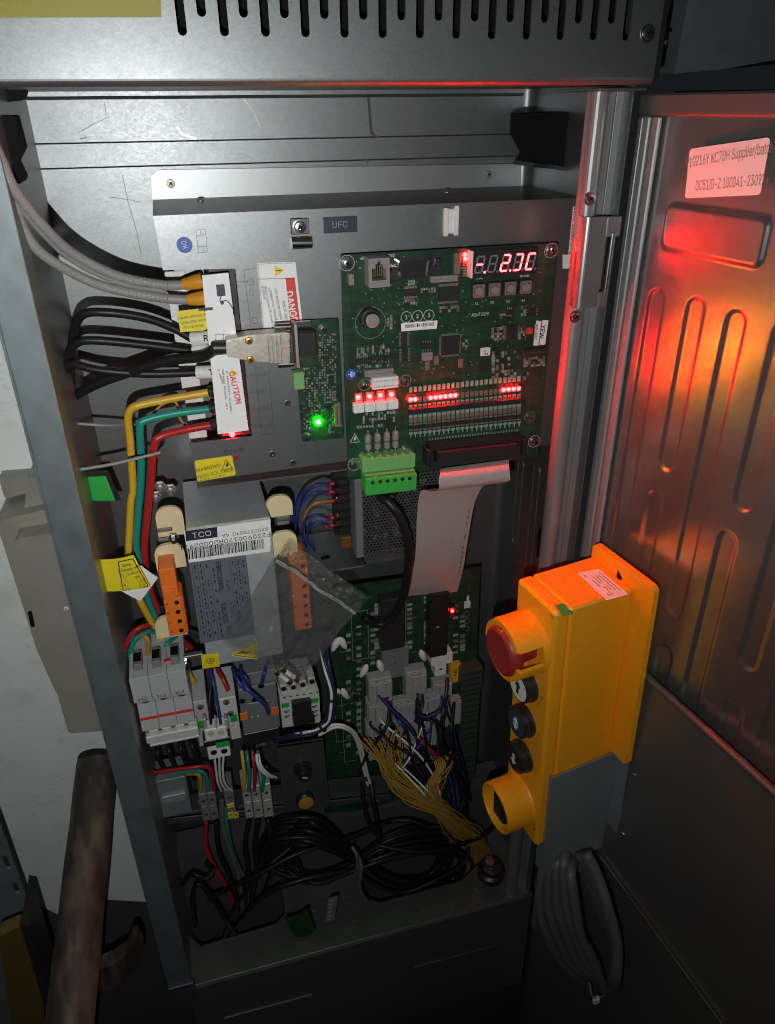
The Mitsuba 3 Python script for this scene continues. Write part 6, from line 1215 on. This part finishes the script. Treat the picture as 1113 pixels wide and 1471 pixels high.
# three arrow buttons
for i, (x, y, m_, ar) in enumerate(((755, 995, 'button_white', 'black_ink'), (746, 1045, 'button_blue', 'silk'), (740, 1094, 'black_plastic', 'silk'))):
    w = (-.2885, -.3245, -.3625)[i]; R = .0127; u = cu - .0005
    k = MB().lathe([(R + .0008, 0), (R + .0008, .003), (R, .0036), (R, .0082), (R - .0008, .0090), (R - .0016, .0090), (R - .0018, .0086)], 28, (u, w, 0)).build(st, 'push_button', 'black_plastic', FFr, 40)
    MB().lathe([(R - .0018, .0080), (R - .0018, .0090), (R - .0026, .0093)], 26, (u, w, 0)).build(k, 'cap', m_, FFr, 40)
    s_ = 1 if i == 0 else (-1 if i == 2 else 1); A = affinity.scale(Polygon([(u, w + s_ * .0040), (u - .0026, w + s_ * .0008), (u - .0010, w + s_ * .0008), (u - .0010, w - s_ * .0036), (u + .0010, w - s_ * .0036), (u + .0010, w + s_ * .0008), (u + .0026, w + s_ * .0008)]), 1.5, 1.5, origin=(u, w))
    if i == 1: A = A.union(affinity.scale(A, 1, -1, origin=(u, w)))
    MB().prism(A, .0093, .0095).build(k, 'arrow', ar, FFr)
    b = MB(); b.box(u + .0155, u + .0190, w + .0010, w + .0014, 0, .0001).box(u + .0158, u + .0175, w - .0016, w - .0012, 0, .0001); b.build(st, 'printed_mark', 'black_ink', FFr)
# lower ring with the rocker switch
rw = -.4120; R0 = .0212
MB().lathe([(R0 + .0012, 0), (R0 + .0008, .0015), (R0, .0022), (R0, .0236), (R0 - .0008, .0245), (R0 - .0020, .0245), (R0 - .0026, .0235), (R0 - .0028, .0125), (R0 - .012, .0120)], 40, (cu - .0005, rw, 0)).build(st, 'switch_ring', 'station_orange', FFr, 40)
MB().box(cu - .0095, cu + .0085, rw - .0140, rw + .0130, .0122, .0215, .002).build(st, 'rocker_switch', 'black_plastic', FFr)
# metal pocket
ho_ = thing('station_pocket', 'grey sheet metal pocket holding the lower part of the orange station', 'bracket')
SIDE = Frame(ST.pt(su + SW + .0022, 0, 0), -ST.n, ST.ez)           # the side that faces the camera
zt2, zb3 = SIDE.q(840, 1096)[1], SIDE.q(835, 1228)[1]; dF = sd + SDp - .008
MB().box(-dF, -.0205, zb3, zt2, 0, .0014, .0004).build(ho_, 'side', 'pocket_steel', SIDE)
MB().box(-dF - .0014, -dF - .0002, zb3, zt2 + .0005, -.010, .0014, .0004).build(ho_, 'front_lip', 'pocket_steel', SIDE)
MB().box(su - .002, su + SW + .002, sw_ - SH - .009, sw_ - SH - .0075, sd, FD - .008).build(ho_, 'floor', 'pocket_steel', ST)
MB().box(su + SW + .0024, su + SW + .017, zb3, zt2, .0192, .0205, .0004).build(ho_, 'flange', 'pocket_steel', ST)
for x, y in ((911, 1113), (895, 1198)):
    fr = Frame(ST.pt(0, 0, .0206), ST.ex, ST.ez); u, w = fr.q(x, y); screw(ho_, fr, u, w, .0022, 0)

# ------------------------------------------------------------------ grey cable coil and dark gear under the station
gc = thing('grey_cable_coil', 'hanging coil of thick grey cable tied at its lower end, under the orange station', 'cable coil')
for i in range(5):
    o_ = i * 10; Y0 = -.09 - i * .009; j_ = rng.uniform(-8, 8)
    pts = [(800 + o_ * .8, 1226, Y0 + .03), (784 + o_ * .9, 1240 + j_, Y0), (774 + o_ * 1.25, 1290, Y0 - .012), (782 + o_ * 1.3, 1336 + j_, Y0 - .02), (804 + o_ * 1.2, 1378, Y0 - .025), (834 + o_ * .8, 1408 + j_, Y0 - .03), (858 + o_ * .45, 1422, Y0 - .026), (880 + o_ * .1, 1402 + j_, Y0 - .05), (880 + o_ * .15, 1358, Y0 - .045), (862 + o_ * .3, 1306, Y0 - .035), (842 + o_ * .4, 1258, Y0 - .02), (822 + o_ * .5, 1226, Y0 - .01)]
    MB().tube(path(*pts), .0043, 12, 8).build(gc, 'loop', 'sheath_grey', WORLD, True)
MB().tube(path((846, 1412, -.15), (852, 1432, -.155), (866, 1430, -.15), (880, 1418, -.14), (878, 1400, -.14)), .0009, 6).build(gc, 'cable_tie', 'wire_grey', WORLD, True); p = at(856, 1436, -.155); MB().box(p[0] - .003, p[0] + .003, p[1] - .002, p[1] + .002, p[2] - .004, p[2] + .003, .0006).build(gc, 'tie_head', 'white_plastic')
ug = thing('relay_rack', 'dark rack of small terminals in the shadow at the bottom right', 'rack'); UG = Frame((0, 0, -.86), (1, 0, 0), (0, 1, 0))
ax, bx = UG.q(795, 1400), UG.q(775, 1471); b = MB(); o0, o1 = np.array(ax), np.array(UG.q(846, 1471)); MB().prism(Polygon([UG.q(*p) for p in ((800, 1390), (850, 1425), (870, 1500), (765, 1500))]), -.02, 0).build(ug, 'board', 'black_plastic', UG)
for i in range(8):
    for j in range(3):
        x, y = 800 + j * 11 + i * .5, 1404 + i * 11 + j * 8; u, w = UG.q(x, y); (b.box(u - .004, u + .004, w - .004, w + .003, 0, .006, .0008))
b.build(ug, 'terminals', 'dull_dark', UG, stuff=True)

# ------------------------------------------------------------------ left of the cabinet
jb = thing('trunking_box', 'beige plastic trunking box with a raised lid left of the cabinet', 'box'); JF = front(-.005)
MB().prism(Polygon([JF.q(*p) for p in ((-14, 770), (62, 752), (160, 1045), (154, 1062), (76, 1020), (48, 960))]).buffer(-.003).buffer(.003), -.12, -.02).build(jb, 'base', 'beige_plastic', JF)
lidp = Polygon([JF.q(*p) for p in ((18, 780), (104, 766), (176, 1052), (97, 1058))]).buffer(-.004).buffer(.004)
b = MB().prism(lidp, -.0198, -.006)
for i in range(6): a0_, a1_ = i * math.pi / 12, (i + 1) * math.pi / 12; b.prism(lidp.buffer(-.006 * (1 - math.cos(a1_ - .13))), -.006 + .006 * math.sin(a0_), -.006 + .006 * math.sin(a1_))
b.build(jb, 'lid', 'beige_plastic', JF, 50)
MB().prism(lidp.buffer(-.001).difference(lidp.buffer(-.0016)), -.0205, -.0199).build(jb, 'seam', 'black_matt', JF)
u, w = JF.q(95, 874); screw(jb, JF, u, w, .0016, .0, m='white_plastic')
MB().prism(capsule(JF.q(43, 880, -.0199), JF.q(47, 898, -.0199), .0014), -.0199, -.0195).build(jb, 'slot', 'black_matt', JF)
MB().prism(Polygon([JF.q(*p) for p in ((-20, 728), (48, 722), (40, 748), (-10, 762))]).buffer(-.002).buffer(.002), -.10, -.045).build(jb, 'upper_box', 'beige_plastic', JF)
MB().prism(Polygon([JF.q(*p) for p in ((30, 716), (70, 709), (88, 762), (24, 776))]).buffer(-.002).buffer(.002), -.10, -.03).build(jb, 'end_piece', 'beige_plastic', JF)
for i in range(3): wire('beige_cord', ('left', 'middle', 'right')[i] + ' of three twisted beige cords between the trunking box and the cabinet edge', 'beige_plastic', path(*[(148 + i * 6 + 3 * math.sin(t * .9 + i * 2) + (t * 4), 1046 + t * 12, .03 + .004 * math.cos(t * .9 + i * 2)) for t in range(11)]), .0022, 'cord')
po = thing('rusty_pipe', 'dark brown rusty pipe leaning up against the white wall', 'pipe'); A, B_ = at(140, 1094, -.01), at(98, 1490, -.17)
d_ = (B_ - A) / np.linalg.norm(B_ - A); r0 = .0150; L_ = np.linalg.norm(B_ - A) + .5
MB().lathe([(r0 * .86, .02), (r0 * .86, 0), (r0 * .97, 0), (r0, .0012)] + [(r0 * (1 + .02 * math.sin(i * 2.3)), .0012 + (L_ - .0012) * i / 30) for i in range(1, 31)], 32, A, d_).build(po, 'pipe', 'rust', WORLD, 40)
ys = thing('yellow_bracket', 'dull yellow metal strip standing at the lower left corner', 'bracket'); YF2 = front(-.10)
MB().prism(Polygon([YF2.q(*p) for p in ((-2, 1345), (28, 1331), (38, 1360), (62, 1440), (66, 1500), (20, 1500))]).buffer(-.002).buffer(.002), -.01, 0).build(ys, 'strip', 'olive_brass', YF2); MB().prism(Polygon([YF2.q(*p) for p in ((30, 1328), (42, 1330), (80, 1450), (76, 1500), (67, 1500), (64, 1440))]), -.03, -.0002).build(ys, 'edge', 'black_plastic', YF2)
sa = thing('slotted_angle', 'dark steel slotted angle along the left edge of the picture', 'angle'); SA = front(-.06)
sl_ = [capsule(SA.q(6, 1232), SA.q(12, 1246), .0018), capsule(SA.q(20, 1270), SA.q(25, 1281), .0018)]
MB().prism(Polygon([SA.q(*p) for p in ((-20, 1130), (2, 1190), (38, 1290), (70, 1500), (-40, 1500))]).difference(unary_union(sl_)), -.002, 0).build(sa, 'plate', 'zinc_paint', SA)
hk = thing('iron_hook', 'dark curved iron hook lying near the foot of the pipe', 'hook'); HK = front(-.08)
MB().prism(Polygon([HK.q(*p) for p in ((136, 1396), (160, 1386), (182, 1372), (190, 1352), (196, 1348), (206, 1366), (196, 1392), (176, 1410), (150, 1424), (134, 1424))]).buffer(-.002).buffer(.002), -.012, 0).build(hk, 'body', 'rust', HK)
